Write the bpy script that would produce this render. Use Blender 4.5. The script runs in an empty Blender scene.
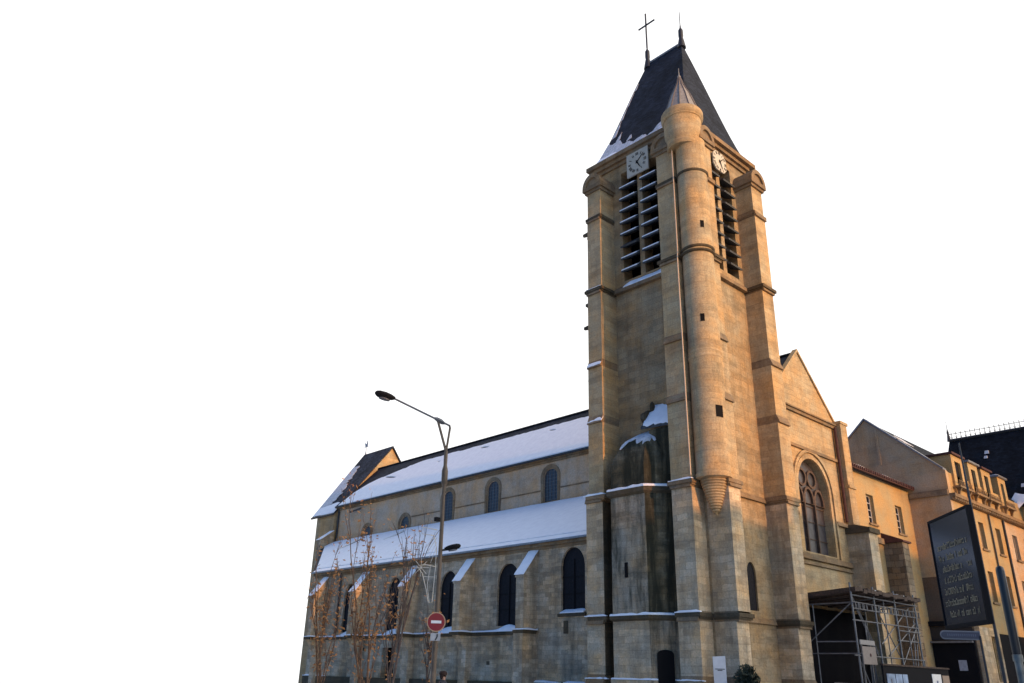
import bpy, bmesh, math, random
from mathutils import Vector, Matrix, noise
from mathutils.geometry import tessellate_polygon
R = math.radians
S = bpy.context.scene
COL = S.collection
random.seed(7)

# ------------------------------------------------------------------ camera
cam = bpy.data.cameras.new('camera'); co = bpy.data.objects.new('camera', cam); COL.objects.link(co)
cam.sensor_width = 36; cam.lens = 28.385; cam.clip_start = .1; cam.clip_end = 8000
Fv = Vector((.62318338, .68061449, .38523549)); Rv = Vector((.73036068, -.6826208, .02453817)); Uv = Vector((-.27967079, -.26606908, .922492))
m = Matrix((Rv, Uv, -Fv)).transposed().to_4x4(); m.translation = (-37.3905, -25.0389, 1.6)
co.matrix_world = m
S.camera = co
# ------------------------------------------------------------------ light
SUN_EL = 6.3; SUN_AZ = 267.5            # azimuth counter-clockwise from +X
sd = Vector((math.cos(R(SUN_EL))*math.cos(R(SUN_AZ)), math.cos(R(SUN_EL))*math.sin(R(SUN_AZ)), math.sin(R(SUN_EL))))
w = bpy.data.worlds.new('World'); S.world = w; w.use_nodes = True
nt = w.node_tree; N = nt.nodes; L = nt.links; N.clear()
out = N.new('ShaderNodeOutputWorld')
sky = N.new('ShaderNodeTexSky'); sky.sky_type = 'NISHITA'; sky.sun_disc = False
sky.sun_elevation = R(SUN_EL); sky.sun_rotation = R(90-SUN_AZ); sky.altitude = 100; sky.air_density = 1.0; sky.dust_density = 1.6; sky.ozone_density = 3.0
bgs = N.new('ShaderNodeBackground'); bgs.inputs[1].default_value = .15; bgs.inputs[1].default_value = .148
bgw = N.new('ShaderNodeBackground'); bgw.inputs[0].default_value = (1, 1, 1, 1); bgw.inputs[1].default_value = 1.0
tc = N.new('ShaderNodeTexCoord'); dt = N.new('ShaderNodeVectorMath'); dt.operation = 'DOT_PRODUCT'
dt.inputs[1].default_value = Vector((.655, .70, .28)).normalized()
mr = N.new('ShaderNodeMapRange'); mr.interpolation_type = 'SMOOTHSTEP'
mr.inputs[1].default_value = .35; mr.inputs[2].default_value = .70
mx = N.new('ShaderNodeMixShader')
L.new(tc.outputs['Generated'], dt.inputs[0]); L.new(dt.outputs['Value'], mr.inputs[0]); L.new(mr.outputs[0], mx.inputs[0])
# broad warm dusk glow above the western roofs
d2n = N.new('ShaderNodeVectorMath'); d2n.operation = 'DOT_PRODUCT'; d2n.inputs[1].default_value = Vector((.42, -.80, .44)).normalized(); L.new(tc.outputs['Generated'], d2n.inputs[0])
m2 = N.new('ShaderNodeMapRange'); m2.interpolation_type = 'SMOOTHSTEP'; m2.inputs[1].default_value = .62; m2.inputs[2].default_value = 1.0; L.new(d2n.outputs['Value'], m2.inputs[0])
gl = N.new('ShaderNodeMix'); gl.data_type = 'RGBA'; gl.blend_type = 'ADD'; gl.inputs[7].default_value = (13.0, 10.6, 6.6, 1)
tint = N.new('ShaderNodeMix'); tint.data_type = 'RGBA'; tint.blend_type = 'MULTIPLY'; tint.inputs[0].default_value = 1; tint.inputs[7].default_value = (.90, 1.27, 1.86, 1)
L.new(sky.outputs[0], tint.inputs[6]); L.new(tint.outputs[2], gl.inputs[6]); L.new(m2.outputs[0], gl.inputs[0])
L.new(gl.outputs[2], bgs.inputs[0]); L.new(bgs.outputs[0], mx.inputs[1]); L.new(bgw.outputs[0], mx.inputs[2]); L.new(mx.outputs[0], out.inputs[0])
sl = bpy.data.lights.new('sun', 'SUN'); so = bpy.data.objects.new('sun', sl); COL.objects.link(so)
sl.energy = 2.4; sl.angle = R(.5); sl.color = (1, .45, .12)
so.rotation_euler = sd.to_track_quat('Z', 'Y').to_euler(); so.location = (0, -60, 60)
S.view_settings.view_transform = 'Standard'; S.view_settings.look = 'None'; S.view_settings.exposure = .46; S.view_settings.gamma = 1
S.render.resolution_x = 1024; S.render.resolution_y = 683

# ------------------------------------------------------------------ materials
def mat(name):
    m = bpy.data.materials.new(name); m.use_nodes = True
    nt = m.node_tree; return m, nt, nt.nodes['Principled BSDF']
def simple(name, col, rough=.6, metal=0, spec=.5, emit=None, bump=0, vary=0, scale=6.):
    m, nt, b = mat(name)
    b.inputs['Base Color'].default_value = (*col, 1); b.inputs['Roughness'].default_value = rough; b.inputs['Metallic'].default_value = metal
    b.inputs['Specular IOR Level'].default_value = spec
    if vary or bump:
        g = nt.nodes.new('ShaderNodeNewGeometry'); n = nt.nodes.new('ShaderNodeTexNoise'); n.inputs['Scale'].default_value = scale; n.inputs['Detail'].default_value = 6
        nt.links.new(g.outputs['Position'], n.inputs['Vector'])
        if vary:
            r = nt.nodes.new('ShaderNodeValToRGB'); r.color_ramp.elements[0].position = .3; r.color_ramp.elements[1].position = .7
            r.color_ramp.elements[0].color = (*[c*(1-vary) for c in col], 1); r.color_ramp.elements[1].color = (*[min(.95, c*(1+vary)) for c in col], 1)
            nt.links.new(n.outputs[0], r.inputs[0]); nt.links.new(r.outputs[0], b.inputs['Base Color'])
        if bump:
            bp = nt.nodes.new('ShaderNodeBump'); bp.inputs['Strength'].default_value = bump; bp.inputs['Distance'].default_value = .05
            nt.links.new(n.outputs[0], bp.inputs['Height']); nt.links.new(bp.outputs[0], b.inputs['Normal'])
    return m
def mixc(nt, a, b, fac, mode='MIX'):
    x = nt.nodes.new('ShaderNodeMix'); x.data_type = 'RGBA'; x.blend_type = mode
    for s, v in ((6, a), (7, b), (0, fac)):
        if isinstance(v, (int, float)): x.inputs[s].default_value = v
        elif isinstance(v, tuple): x.inputs[s].default_value = (*v, 1)
        else: nt.links.new(v, x.inputs[s])
    return x.outputs[2]
def stone(name, col, bw=.85, bh=.36, joint=.35, stain=.5, stain_col=(.10, .085, .062), var=.16, streak=.5, bump=.5, warm=(1.18, .92, .66), ramp=(.50, .72)):
    m, nt, b = mat(name); nn = nt.nodes; ln = nt.links
    g = nn.new('ShaderNodeNewGeometry'); sp = nn.new('ShaderNodeSeparateXYZ'); ln.new(g.outputs['Position'], sp.inputs[0])
    su = nn.new('ShaderNodeMath'); su.operation = 'SUBTRACT'; ln.new(sp.outputs[0], su.inputs[0]); ln.new(sp.outputs[1], su.inputs[1])
    # slight wobble so that the courses are not ruler straight
    nz = nn.new('ShaderNodeTexNoise'); nz.inputs['Scale'].default_value = .9; ln.new(g.outputs['Position'], nz.inputs['Vector'])
    wb = nn.new('ShaderNodeMath'); wb.operation = 'MULTIPLY_ADD'; ln.new(nz.outputs[0], wb.inputs[0]); wb.inputs[1].default_value = .22; ln.new(sp.outputs[2], wb.inputs[2])
    cv = nn.new('ShaderNodeCombineXYZ'); ln.new(su.outputs[0], cv.inputs[0]); ln.new(wb.outputs[0], cv.inputs[1])
    br = nn.new('ShaderNodeTexBrick'); br.inputs['Scale'].default_value = 1; br.inputs['Brick Width'].default_value = bw; br.inputs['Row Height'].default_value = bh
    br.inputs['Mortar Size'].default_value = .014; br.inputs['Mortar Smooth'].default_value = .6; br.squash = 1.0; br.offset = .43
    c = Vector(col)
    br.inputs['Color1'].default_value = (*(c*(1-var)), 1); br.inputs['Color2'].default_value = (*(c*(1+var)), 1)
    br.inputs['Mortar'].default_value = (*(c*(1-joint)), 1); ln.new(cv.outputs[0], br.inputs['Vector'])
    # second, larger set of odd blocks
    n1 = nn.new('ShaderNodeTexNoise'); n1.inputs['Scale'].default_value = .55; n1.inputs['Detail'].default_value = 7; n1.inputs['Roughness'].default_value = .62; ln.new(g.outputs['Position'], n1.inputs['Vector'])
    r1 = nn.new('ShaderNodeMapRange'); r1.inputs[1].default_value = .38; r1.inputs[2].default_value = .66; ln.new(n1.outputs[0], r1.inputs[0])
    wcol = mixc(nt, (1, 1, 1), warm, r1.outputs[0]); base = mixc(nt, br.outputs[0], wcol, 1.0, 'MULTIPLY')
    # fine grain
    n2 = nn.new('ShaderNodeTexNoise'); n2.inputs['Scale'].default_value = 10; n2.inputs['Detail'].default_value = 8; n2.inputs['Roughness'].default_value = .7; ln.new(g.outputs['Position'], n2.inputs['Vector'])
    r2 = nn.new('ShaderNodeMapRange'); r2.inputs[1].default_value = .3; r2.inputs[2].default_value = .7; r2.inputs[3].default_value = .70; r2.inputs[4].default_value = 1.20; ln.new(n2.outputs[0], r2.inputs[0])
    gr = nn.new('ShaderNodeCombineColor'); [ln.new(r2.outputs[0], gr.inputs[i]) for i in range(3)]
    base = mixc(nt, base, gr.outputs[0], 1.0, 'MULTIPLY')
    # streaky stains: noise stretched vertically + blotches stretched along courses
    cs = nn.new('ShaderNodeCombineXYZ'); k1 = nn.new('ShaderNodeMath'); k1.operation = 'MULTIPLY'; k1.inputs[1].default_value = .16; ln.new(sp.outputs[2], k1.inputs[0])
    ln.new(su.outputs[0], cs.inputs[0]); ln.new(k1.outputs[0], cs.inputs[1]); ln.new(sp.outputs[0], cs.inputs[2])
    n3 = nn.new('ShaderNodeTexNoise'); n3.inputs['Scale'].default_value = 1.1; n3.inputs['Detail'].default_value = 8; n3.inputs['Roughness'].default_value = .65; ln.new(cs.outputs[0], n3.inputs['Vector'])
    r3 = nn.new('ShaderNodeMapRange'); r3.inputs[1].default_value = ramp[0]; r3.inputs[2].default_value = ramp[1]; r3.inputs[4].default_value = streak; ln.new(n3.outputs[0], r3.inputs[0])
    base = mixc(nt, base, stain_col, r3.outputs[0])
    ch = nn.new('ShaderNodeCombineXYZ'); k2 = nn.new('ShaderNodeMath'); k2.operation = 'MULTIPLY'; k2.inputs[1].default_value = .3; ln.new(su.outputs[0], k2.inputs[0])
    ln.new(k2.outputs[0], ch.inputs[0]); ln.new(sp.outputs[2], ch.inputs[1])
    n4 = nn.new('ShaderNodeTexNoise'); n4.inputs['Scale'].default_value = .8; n4.inputs['Detail'].default_value = 7; n4.inputs['Roughness'].default_value = .68; ln.new(ch.outputs[0], n4.inputs['Vector'])
    r4 = nn.new('ShaderNodeMapRange'); r4.inputs[1].default_value = .50; r4.inputs[2].default_value = .70; r4.inputs[4].default_value = stain; ln.new(n4.outputs[0], r4.inputs[0])
    base = mixc(nt, base, stain_col, r4.outputs[0])
    ln.new(base, b.inputs['Base Color']); b.inputs['Roughness'].default_value = .93; b.inputs['Specular IOR Level'].default_value = .15
    ad = nn.new('ShaderNodeMath'); ad.operation = 'MULTIPLY_ADD'; ln.new(br.outputs['Fac'], ad.inputs[0]); ad.inputs[1].default_value = -.6; ln.new(n2.outputs[0], ad.inputs[2])
    bm_ = nn.new('ShaderNodeBump'); bm_.inputs['Strength'].default_value = bump; bm_.inputs['Distance'].default_value = .04
    ln.new(ad.outputs[0], bm_.inputs['Height']); ln.new(bm_.outputs[0], b.inputs['Normal'])
    return m
M = {}
M['stone'] = stone('limestone_tower', (.42, .337, .212), joint=.22, stain=.50, streak=.40, bump=.55, var=.11)
M['stone_low'] = stone('limestone_lower', (.50, .425, .31), bw=.72, bh=.36, joint=.22, stain=.62, streak=.55, var=.20, bump=.6, ramp=(.48, .68))
M['stone_aisle'] = stone('limestone_aisle', (.48, .41, .31), bw=.55, bh=.26, joint=.24, stain=.6, streak=.68, var=.25, bump=.5, ramp=(.46, .70))
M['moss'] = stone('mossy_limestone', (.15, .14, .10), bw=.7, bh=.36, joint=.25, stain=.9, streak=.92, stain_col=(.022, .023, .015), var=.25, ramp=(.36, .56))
M['stone_wall'] = stone('limestone_tower_wall', (.33, .268, .175), bw=.8, bh=.38, joint=.2, stain=.65, streak=.5, bump=.5, var=.16, stain_col=(.11, .08, .05))
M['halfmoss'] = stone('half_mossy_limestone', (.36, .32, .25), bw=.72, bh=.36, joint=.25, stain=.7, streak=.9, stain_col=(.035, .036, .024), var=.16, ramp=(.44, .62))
M['string'] = stone('string_course_stone', (.235, .185, .125), joint=.05, stain=.6, streak=.5, stain_col=(.07, .06, .045), bump=.4)
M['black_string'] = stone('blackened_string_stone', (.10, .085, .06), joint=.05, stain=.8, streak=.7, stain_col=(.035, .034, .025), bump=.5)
M['render'] = stone('lime_render', (.40, .305, .165), bw=3, bh=2, joint=.0, stain=.28, streak=.22, var=.02, bump=.15)
M['clere'] = stone('clerestory_render', (.50, .415, .32), bw=2, bh=1, joint=.03, stain=.25, streak=.25, var=.03, bump=.2)
M['brown'] = stone('party_wall_render', (.43, .34, .235), bw=3, bh=2, joint=.0, stain=.35, streak=.35, var=.02, bump=.2)
M['rubble'] = stone('rubble_pier', (.22, .18, .13), bw=.6, bh=.42, joint=.7, stain=.5, streak=.4, var=.35, bump=1)
M['window_dark'] = simple('leaded_glass', (.010, .009, .012), rough=.5, spec=.12, vary=.4, scale=9, bump=.25)
M['void'] = simple('deep_opening', (.010, .009, .009), rough=.9, spec=.1)
M['lead'] = simple('lead_came', (.10, .10, .11), rough=.6)
M['louvre'] = simple('slate_louvre', (.045, .05, .055), rough=.7, vary=.3, bump=.3)
M['iron'] = simple('dark_iron', (.035, .037, .042), rough=.5, metal=.4)
M['steel'] = simple('galvanised_steel', (.15, .155, .165), rough=.5, metal=.4, vary=.25, scale=3)
M['rust'] = simple('painted_pole', (.10, .068, .042), rough=.55, vary=.35, scale=5)
M['wood'] = simple('old_board', (.055, .035, .025), rough=.85, vary=.45, bump=.4, scale=8)
M['black'] = simple('black_paint', (.010, .010, .012), rough=.85, spec=.12)
M['white'] = simple('white_paint', (.72, .72, .70), rough=.5, vary=.06)
M['cream'] = simple('cream_clock_face', (.46, .42, .33), rough=.55, vary=.08, scale=3)
M['red'] = simple('red_sign', (.22, .008, .012), rough=.5)
M['gutter'] = simple('red_brown_gutter', (.06, .020, .017), rough=.8, vary=.4)
M['zinc'] = simple('zinc', (.22, .23, .25), rough=.45, metal=.5, vary=.2)
def slate(name, col, rough=.55, sc=1.0):
    m, nt, b = mat(name); nn = nt.nodes; ln = nt.links
    g = nn.new('ShaderNodeNewGeometry'); sp = nn.new('ShaderNodeSeparateXYZ'); ln.new(g.outputs['Position'], sp.inputs[0])
    su = nn.new('ShaderNodeMath'); su.operation = 'SUBTRACT'; ln.new(sp.outputs[0], su.inputs[0]); ln.new(sp.outputs[1], su.inputs[1])
    cv = nn.new('ShaderNodeCombineXYZ'); ln.new(su.outputs[0], cv.inputs[0]); ln.new(sp.outputs[2], cv.inputs[1])
    br = nn.new('ShaderNodeTexBrick'); br.inputs['Scale'].default_value = sc; br.inputs['Brick Width'].default_value = .3; br.inputs['Row Height'].default_value = .16; br.inputs['Mortar Size'].default_value = .01
    c = Vector(col); br.inputs['Color1'].default_value = (*(c*.65), 1); br.inputs['Color2'].default_value = (*(c*1.35), 1); br.inputs['Mortar'].default_value = (*(c*.3), 1)
    ln.new(cv.outputs[0], br.inputs['Vector'])
    n1 = nn.new('ShaderNodeTexNoise'); n1.inputs['Scale'].default_value = .8; n1.inputs['Detail'].default_value = 6; ln.new(g.outputs['Position'], n1.inputs['Vector'])
    r = nn.new('ShaderNodeMapRange'); r.inputs[1].default_value = .3; r.inputs[2].default_value = .7; r.inputs[3].default_value = .6; r.inputs[4].default_value = 1.5; ln.new(n1.outputs[0], r.inputs[0])
    gr = nn.new('ShaderNodeCombineColor'); [ln.new(r.outputs[0], gr.inputs[i]) for i in range(3)]
    o = mixc(nt, br.outputs[0], gr.outputs[0], 1., 'MULTIPLY'); ln.new(o, b.inputs['Base Color']); b.inputs['Roughness'].default_value = rough
    b.inputs['Specular IOR Level'].default_value = .12
    bb = nn.new('ShaderNodeBump'); bb.inputs['Strength'].default_value = .5; bb.inputs['Distance'].default_value = .03; ln.new(br.outputs['Fac'], bb.inputs['Height']); bb.invert = True; ln.new(bb.outputs[0], b.inputs['Normal'])
    return m
M['slate'] = slate('slate_roof', (.016, .021, .033), rough=.75)
M['slate_dark'] = slate('dark_slate_roof', (.009, .012, .018), rough=.8)
M['snow'] = simple('snow', (.84, .87, .92), rough=.7, spec=.3, bump=.6, vary=.05, scale=2.2)
M['snow_thin'] = simple('thin_snow', (.50, .53, .58), rough=.8, spec=.2, bump=.6, vary=.25, scale=5)

# ------------------------------------------------------------------ mesh builder
class MB:
    def __init__(s): s.v = []; s.f = []; s.mi = []; s.sm = []; s.cur = 0
    def add(s, vs, fs, smooth=False):
        o = len(s.v); s.v += [tuple(v) for v in vs]
        for f in fs: s.f.append(tuple(i+o for i in f)); s.mi.append(s.cur); s.sm.append(smooth)
        return s
    def box(s, x0, x1, y0, y1, z0, z1):
        return s.add([(x0,y0,z0),(x1,y0,z0),(x1,y1,z0),(x0,y1,z0),(x0,y0,z1),(x1,y0,z1),(x1,y1,z1),(x0,y1,z1)],
                     [(0,3,2,1),(4,5,6,7),(0,1,5,4),(1,2,6,5),(2,3,7,6),(3,0,4,7)])
    def hexa(s, lo, hi):      # lo, hi: 4-point loops (counter-clockwise from above)
        return s.add(list(lo)+list(hi), [(0,3,2,1),(4,5,6,7),(0,1,5,4),(1,2,6,5),(2,3,7,6),(3,0,4,7)])
    def loft(s, rings, cap=True, smooth=False):
        n = len(rings[0]); vs = [p for r in rings for p in r]; fs = []
        for k in range(len(rings)-1):
            for i in range(n):
                j = (i+1) % n; fs.append((k*n+i, k*n+j, (k+1)*n+j, (k+1)*n+i))
        o = len(s.v); s.add(vs, fs, smooth)
        if cap:
            s.f.append(tuple(o+i for i in reversed(range(n)))); s.mi.append(s.cur); s.sm.append(False)
            q = (len(rings)-1)*n; s.f.append(tuple(o+q+i for i in range(n))); s.mi.append(s.cur); s.sm.append(False)
        return s
    def lathe(s, cx, cy, prof, n=32, cap=True, smooth=True):
        # split profile on sharp corners by separate rings is not needed at this size
        return s.loft([[(cx+r*math.cos(2*math.pi*i/n), cy+r*math.sin(2*math.pi*i/n), z) for i in range(n)] for r, z in prof], cap, smooth)
    def tube(s, pts, r, n=8, r2=None):
        pts = [Vector(p) for p in pts]; rings = []
        for i, p in enumerate(pts):
            a = pts[max(i-1, 0)]; b = pts[min(i+1, len(pts)-1)]; d = (b-a).normalized()
            up = Vector((0, 0, 1)) if abs(d.z) < .9 else Vector((1, 0, 0)); x = d.cross(up).normalized(); y = d.cross(x)
            rr = r if r2 is None else r+(r2-r)*i/(len(pts)-1)
            rings.append([p+x*rr*math.cos(2*math.pi*k/n)+y*rr*math.sin(2*math.pi*k/n) for k in range(n)])
        return s.loft(rings, True, True)
    def prism(s, loop, off):   # planar loop of 3D points extruded by vector
        off = Vector(off); a = [Vector(p) for p in loop]; return s.loft([a, [p+off for p in a]])
    def slab(s, outline, holes, fn, t):
        """flat plate with holes; outline/holes are 2D loops, fn(u,w,d) -> 3D at depth d"""
        loops = [outline]+list(holes); flat = [p for l in loops for p in l]
        tris = tessellate_polygon([[Vector((p[0], p[1], 0)) for p in l] for l in loops]); n = len(flat)
        vs = [fn(*p, 0) for p in flat]+[fn(*p, t) for p in flat]; fs = [tuple(x) for x in tris]+[tuple(n+i for i in reversed(x)) for x in tris]
        o = 0
        for l in loops:
            k = len(l)
            for i in range(k): j = (i+1) % k; fs.append((o+i, o+j, n+o+j, n+o+i))
            o += k
        return s.add(vs, fs)
def arch(u0, u1, w0, ws, wt, n=7, pointed=True):
    """opening loop: jambs to spring ws, top at wt"""
    c = (u0+u1)/2; h = (u1-u0)/2; pts = [(u0, w0), (u1, w0), (u1, ws)]
    for i in range(1, 2*n):
        t = i/(2*n); a = math.pi*t
        if pointed:
            k = min(t, 1-t)*2; e = math.sin(k*math.pi/2)**.85; x = h*(1-k**1.55)*(1 if t < .5 else -1)
            pts.append((c+x, ws+(wt-ws)*e))
        else: pts.append((c+h*math.cos(a), ws+(wt-ws)*math.sin(a)))
    pts.append((u0, ws)); return pts
def grow(loop, d):
    cx = sum(p[0] for p in loop)/len(loop); out = []
    n = len(loop)
    for i, p in enumerate(loop):
        a = Vector(loop[i-1]); b = Vector(loop[(i+1) % n]); P = Vector(p)
        e1 = (P-a).normalized(); e2 = (b-P).normalized(); nn = Vector((e1.y+e2.y, -(e1.x+e2.x)))
        nn = nn.normalized() if nn.length > 1e-6 else Vector((0, 0)); out.append((P.x+nn.x*d, P.y+nn.y*d))
    return out
SPLIT = {'string_course', 'cornice', 'wall_crack', 'putlog_hole'}
def pieces(mb):
    par = list(range(len(mb.v)))
    def find(i):
        while par[i] != i: par[i] = par[par[i]]; i = par[i]
        return i
    for f in mb.f:
        a = find(f[0])
        for i in f[1:]: par[find(i)] = a
    comp = {}
    for k, f in enumerate(mb.f): comp.setdefault(find(f[0]), []).append(k)
    cl = []
    for fs in comp.values():
        vs = [mb.v[i] for k in fs for i in mb.f[k]]; bb = [min(v[i] for v in vs)-.03 for i in range(3)]+[max(v[i] for v in vs)+.03 for i in range(3)]
        fs = list(fs); again = True
        while again:
            again = False
            for c in cl:
                if all(c[0][i] <= bb[i+3] and bb[i] <= c[0][i+3] for i in range(3)):
                    bb = [min(bb[i], c[0][i]) for i in range(3)]+[max(bb[i+3], c[0][i+3]) for i in range(3)]; fs += c[1]; cl.remove(c); again = True; break
        cl.append((bb, fs))
    out = []
    for bb, fs in cl:
        q = MB(); ids = {}
        for k in fs:
            for i in mb.f[k]:
                if i not in ids: ids[i] = len(q.v); q.v.append(mb.v[i])
            q.f.append(tuple(ids[i] for i in mb.f[k])); q.mi.append(mb.mi[k]); q.sm.append(mb.sm[k])
        out.append(q)
    return out
def build(name, mb, mats, parent=None, kind=None):
    if name in SPLIT:
        ps = pieces(mb)
        if len(ps) > 1: return [build1(name, q, mats, parent, kind) for q in ps][0]
    return build1(name, mb, mats, parent, kind)
def build1(name, mb, mats, parent=None, kind=None):
    me = bpy.data.meshes.new(name); off = Vector((0, 0, 0))
    p = parent
    while p is not None: off += Vector(p.location); p = p.parent
    loc = None
    if parent is None:
        xs = [v[0] for v in mb.v]; ys = [v[1] for v in mb.v]; zs = [v[2] for v in mb.v]
        off = Vector(((min(xs)+max(xs))/2, (min(ys)+max(ys))/2, min(zs))); loc = off.copy()
    me.from_pydata([Vector(v)-off for v in mb.v], [], mb.f)
    if not isinstance(mats, (list, tuple)): mats = [mats]
    for q in mats: me.materials.append(M[q] if isinstance(q, str) else q)
    me.polygons.foreach_set('material_index', mb.mi); me.polygons.foreach_set('use_smooth', mb.sm)
    bm = bmesh.new(); bm.from_mesh(me); bmesh.ops.recalc_face_normals(bm, faces=bm.faces[:]); bm.to_mesh(me); bm.free()
    if any(mb.sm): me.set_sharp_from_angle(angle=R(38))
    me.update()
    o = bpy.data.objects.new(name, me); COL.objects.link(o); o.parent = parent
    if loc is not None: o.location = loc
    if kind: o['kind'] = kind
    return o
def empty(name, loc, label, cat, group=None):
    o = bpy.data.objects.new(name, None); COL.objects.link(o); o.location = loc; o.empty_display_size = .3
    return tag(o, label, cat, group)
def tag(o, label, cat, group=None):
    o['label'] = label; o['category'] = cat
    if group: o['group'] = group
    return o
def fx(x):   # plane x = const, outward -X:  (u=y, w=z, d=depth inwards)
    return lambda u, w, d: (x+d, u, w)
def fy(y):
    return lambda u, w, d: (u, y+d, w)

# ------------------------------------------------------------------ ground
def gz(x, y):
    r = math.hypot(x, y-5) ; return -.03*max(0, r-72)-(.0 if r < 72 else 0)
mb = MB(); rs = [0, 10, 20, 30, 40, 50, 60, 68, 76, 90, 110, 140, 200, 300, 450, 700, 1100, 1700, 2600, 3500]; n = 72
rings = []
for r in rs[1:]:
    rings.append([(r*math.cos(2*math.pi*i/n), 5+r*math.sin(2*math.pi*i/n), gz(r*math.cos(2*math.pi*i/n), 5+r*math.sin(2*math.pi*i/n))) for i in range(n)])
mb.loft(rings, cap=False); o_ = len(mb.v); mb.v.append((0, 5, 0))
for i in range(n): mb.f.append((o_, i, (i+1) % n)); mb.mi.append(0); mb.sm.append(False)
def ground_mat(name, base, snowamt, sc):
    m, nt, b = mat(name); nn = nt.nodes; ln = nt.links
    g = nn.new('ShaderNodeNewGeometry'); n1 = nn.new('ShaderNodeTexNoise'); n1.inputs['Scale'].default_value = sc; n1.inputs['Detail'].default_value = 8; ln.new(g.outputs['Position'], n1.inputs['Vector'])
    r = nn.new('ShaderNodeMapRange'); r.inputs[1].default_value = .5-snowamt; r.inputs[2].default_value = .6-snowamt; ln.new(n1.outputs[0], r.inputs[0])
    ln.new(mixc(nt, base, (.78, .81, .86), r.outputs[0]), b.inputs['Base Color']); b.inputs['Roughness'].default_value = .85
    bb = nn.new('ShaderNodeBump'); bb.inputs['Strength'].default_value = .4; ln.new(n1.outputs[0], bb.inputs['Height']); ln.new(bb.outputs[0], b.inputs['Normal'])
    return m
build('ground', mb, ground_mat('snowy_paving', (.20, .185, .165), .06, .5), kind='structure')
mb = MB(); mb.box(-70, 70, -22, -12, .002, .006); build('road', mb, ground_mat('asphalt', (.05, .05, .052), -.12, .8), kind='structure')
mb = MB()
for i in range(22): mb.box(-60+i*6, -57+i*6, -17.06, -16.94, .0085, .0105)
build('road_marking', mb, 'white', kind='structure')
mb = MB(); mb.box(-70, 70, -12.0, -11.75, -.1, .13); mb.box(-70, 70, -22.25, -22.0, -.1, .13); build('kerb', mb, simple('granite_kerb', (.28, .27, .26), rough=.8, vary=.2), kind='structure')

# ------------------------------------------------------------------ church
ch = empty('church', (0, 0, 0), 'old limestone church with tall slate-roofed bell tower and snow-covered nave roofs', 'church')
BOT = -1.5
# tower body
WX = .5; WY = -.15; EX = 7.45; EY = 7.7
def tower_wall_hole(u0, u1, z0, zs, zt): return arch(u0, u1, z0, zs, zt, pointed=False)
T = []
BELL = [(2.2, 3.62), (4.0, 5.42)]
mb = MB()
holesL = [[(a, 26.2), (b, 26.2), (b, 34.7), (a, 34.7)] for a, b in BELL]
mb.slab([(0, BOT), (EY, BOT), (EY, 35.9), (0, 35.9)], holesL+[], fx(WX), .9)
BELLY = [(2.35, 3.75), (4.15, 5.55)]
holesR = [[(a, 26.2), (b, 26.2), (b, 34.7), (a, 34.7)] for a, b in BELLY]+[arch(3.45, 4.35, 5.35, 7.3, 7.95, pointed=False)]
mb.slab([(WX+.9, BOT), (EX, BOT), (EX, 35.9), (WX+.9, 35.9)], holesR, fy(WY), .9)
mb.box(EX-.9, EX, WY+.9, EY, BOT, 35.9); mb.box(WX+.9, EX-.9, EY-.9, EY, BOT, 35.9)
mb.box(WX+.0, WX+.9, WY, 0, BOT, 35.9); mb.box(.004, WX, WY-.02, .004, BOT, 35.3)
tower = build('bell_tower', mb, 'stone_wall', ch)
# black block painted in for the unlit tower inside
mb = MB(); mb.box(WX+1.6, EX-1.6, WY+1.6, EY-1.6, 4, 35); build('dark_core', mb, 'void', tower)
mb = MB(); mb.slab(arch(3.4, 4.4, 5.3, 7.3, 8.0, pointed=False), [], fy(WY+.10), .05); wn = build('window', mb, 'window_dark', tower)
# louvres
def louvres(side):
    mb = MB(); sn = MB()
    for (a, b) in (BELL if side == 'x' else BELLY):
        for k in range(8):
            z = 26.75+k*.92
            T_ = .42
            if side == 'x':
                mb.hexa([(WX-.30, a+.02, z), (WX+.55, a+.02, z+.42), (WX+.55, b-.02, z+.42), (WX-.30, b-.02, z)], [(WX-.34, a+.02, z+.10), (WX+.55, a+.02, z+.42+T_), (WX+.55, b-.02, z+.42+T_), (WX-.34, b-.02, z+.10)])
                if random.random() < .93:
                    e = random.uniform(.0, .14)
                    Q = lambda x: z+.10+(x-WX+.34)*.697
                    sn.hexa([(WX-.33, a+.04, Q(WX-.33)), (WX+e, a+.06, Q(WX+e)), (WX+e, b-.04, Q(WX+e)), (WX-.33, b-.04, Q(WX-.33))], [(WX-.32, a+.06, Q(WX-.33)+.09), (WX+e, a+.08, Q(WX+e)+.05), (WX+e, b-.06, Q(WX+e)+.05), (WX-.32, b-.07, Q(WX-.33)+.09)])
            else:
                mb.hexa([(a+.02, WY-.30, z), (b-.02, WY-.30, z), (b-.02, WY+.55, z+.42), (a+.02, WY+.55, z+.42)], [(a+.02, WY-.34, z+.10), (b-.02, WY-.34, z+.10), (b-.02, WY+.55, z+.42+T_), (a+.02, WY+.55, z+.42+T_)])
    l = build('louvre', mb, 'louvre', tower)
    if sn.v: build('snow', sn, 'snow', tower)
louvres('x'); louvres('y')
# cornice below roof
def ring_course(mb, x0, x1, y0, y1, z0, z1, p):
    mb.box(x0-p, x1+p, y0-p, y0, z0, z1); mb.box(x0-p, x1+p, y1, y1+p, z0, z1); mb.box(x0-p, x0, y0, y1, z0, z1); mb.box(x1, x1+p, y0, y1, z0, z1)
mb = MB()
for z0, z1, p in ((35.35, 35.62, .14), (35.62, 35.9, .32)): ring_course(mb, WX, EX, WY, EY, z0, z1, p)
mb.box(-.02, 8.22, -.72, 8.22, 35.9, 36.22)
build('cornice', mb, 'string', ch)
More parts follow.
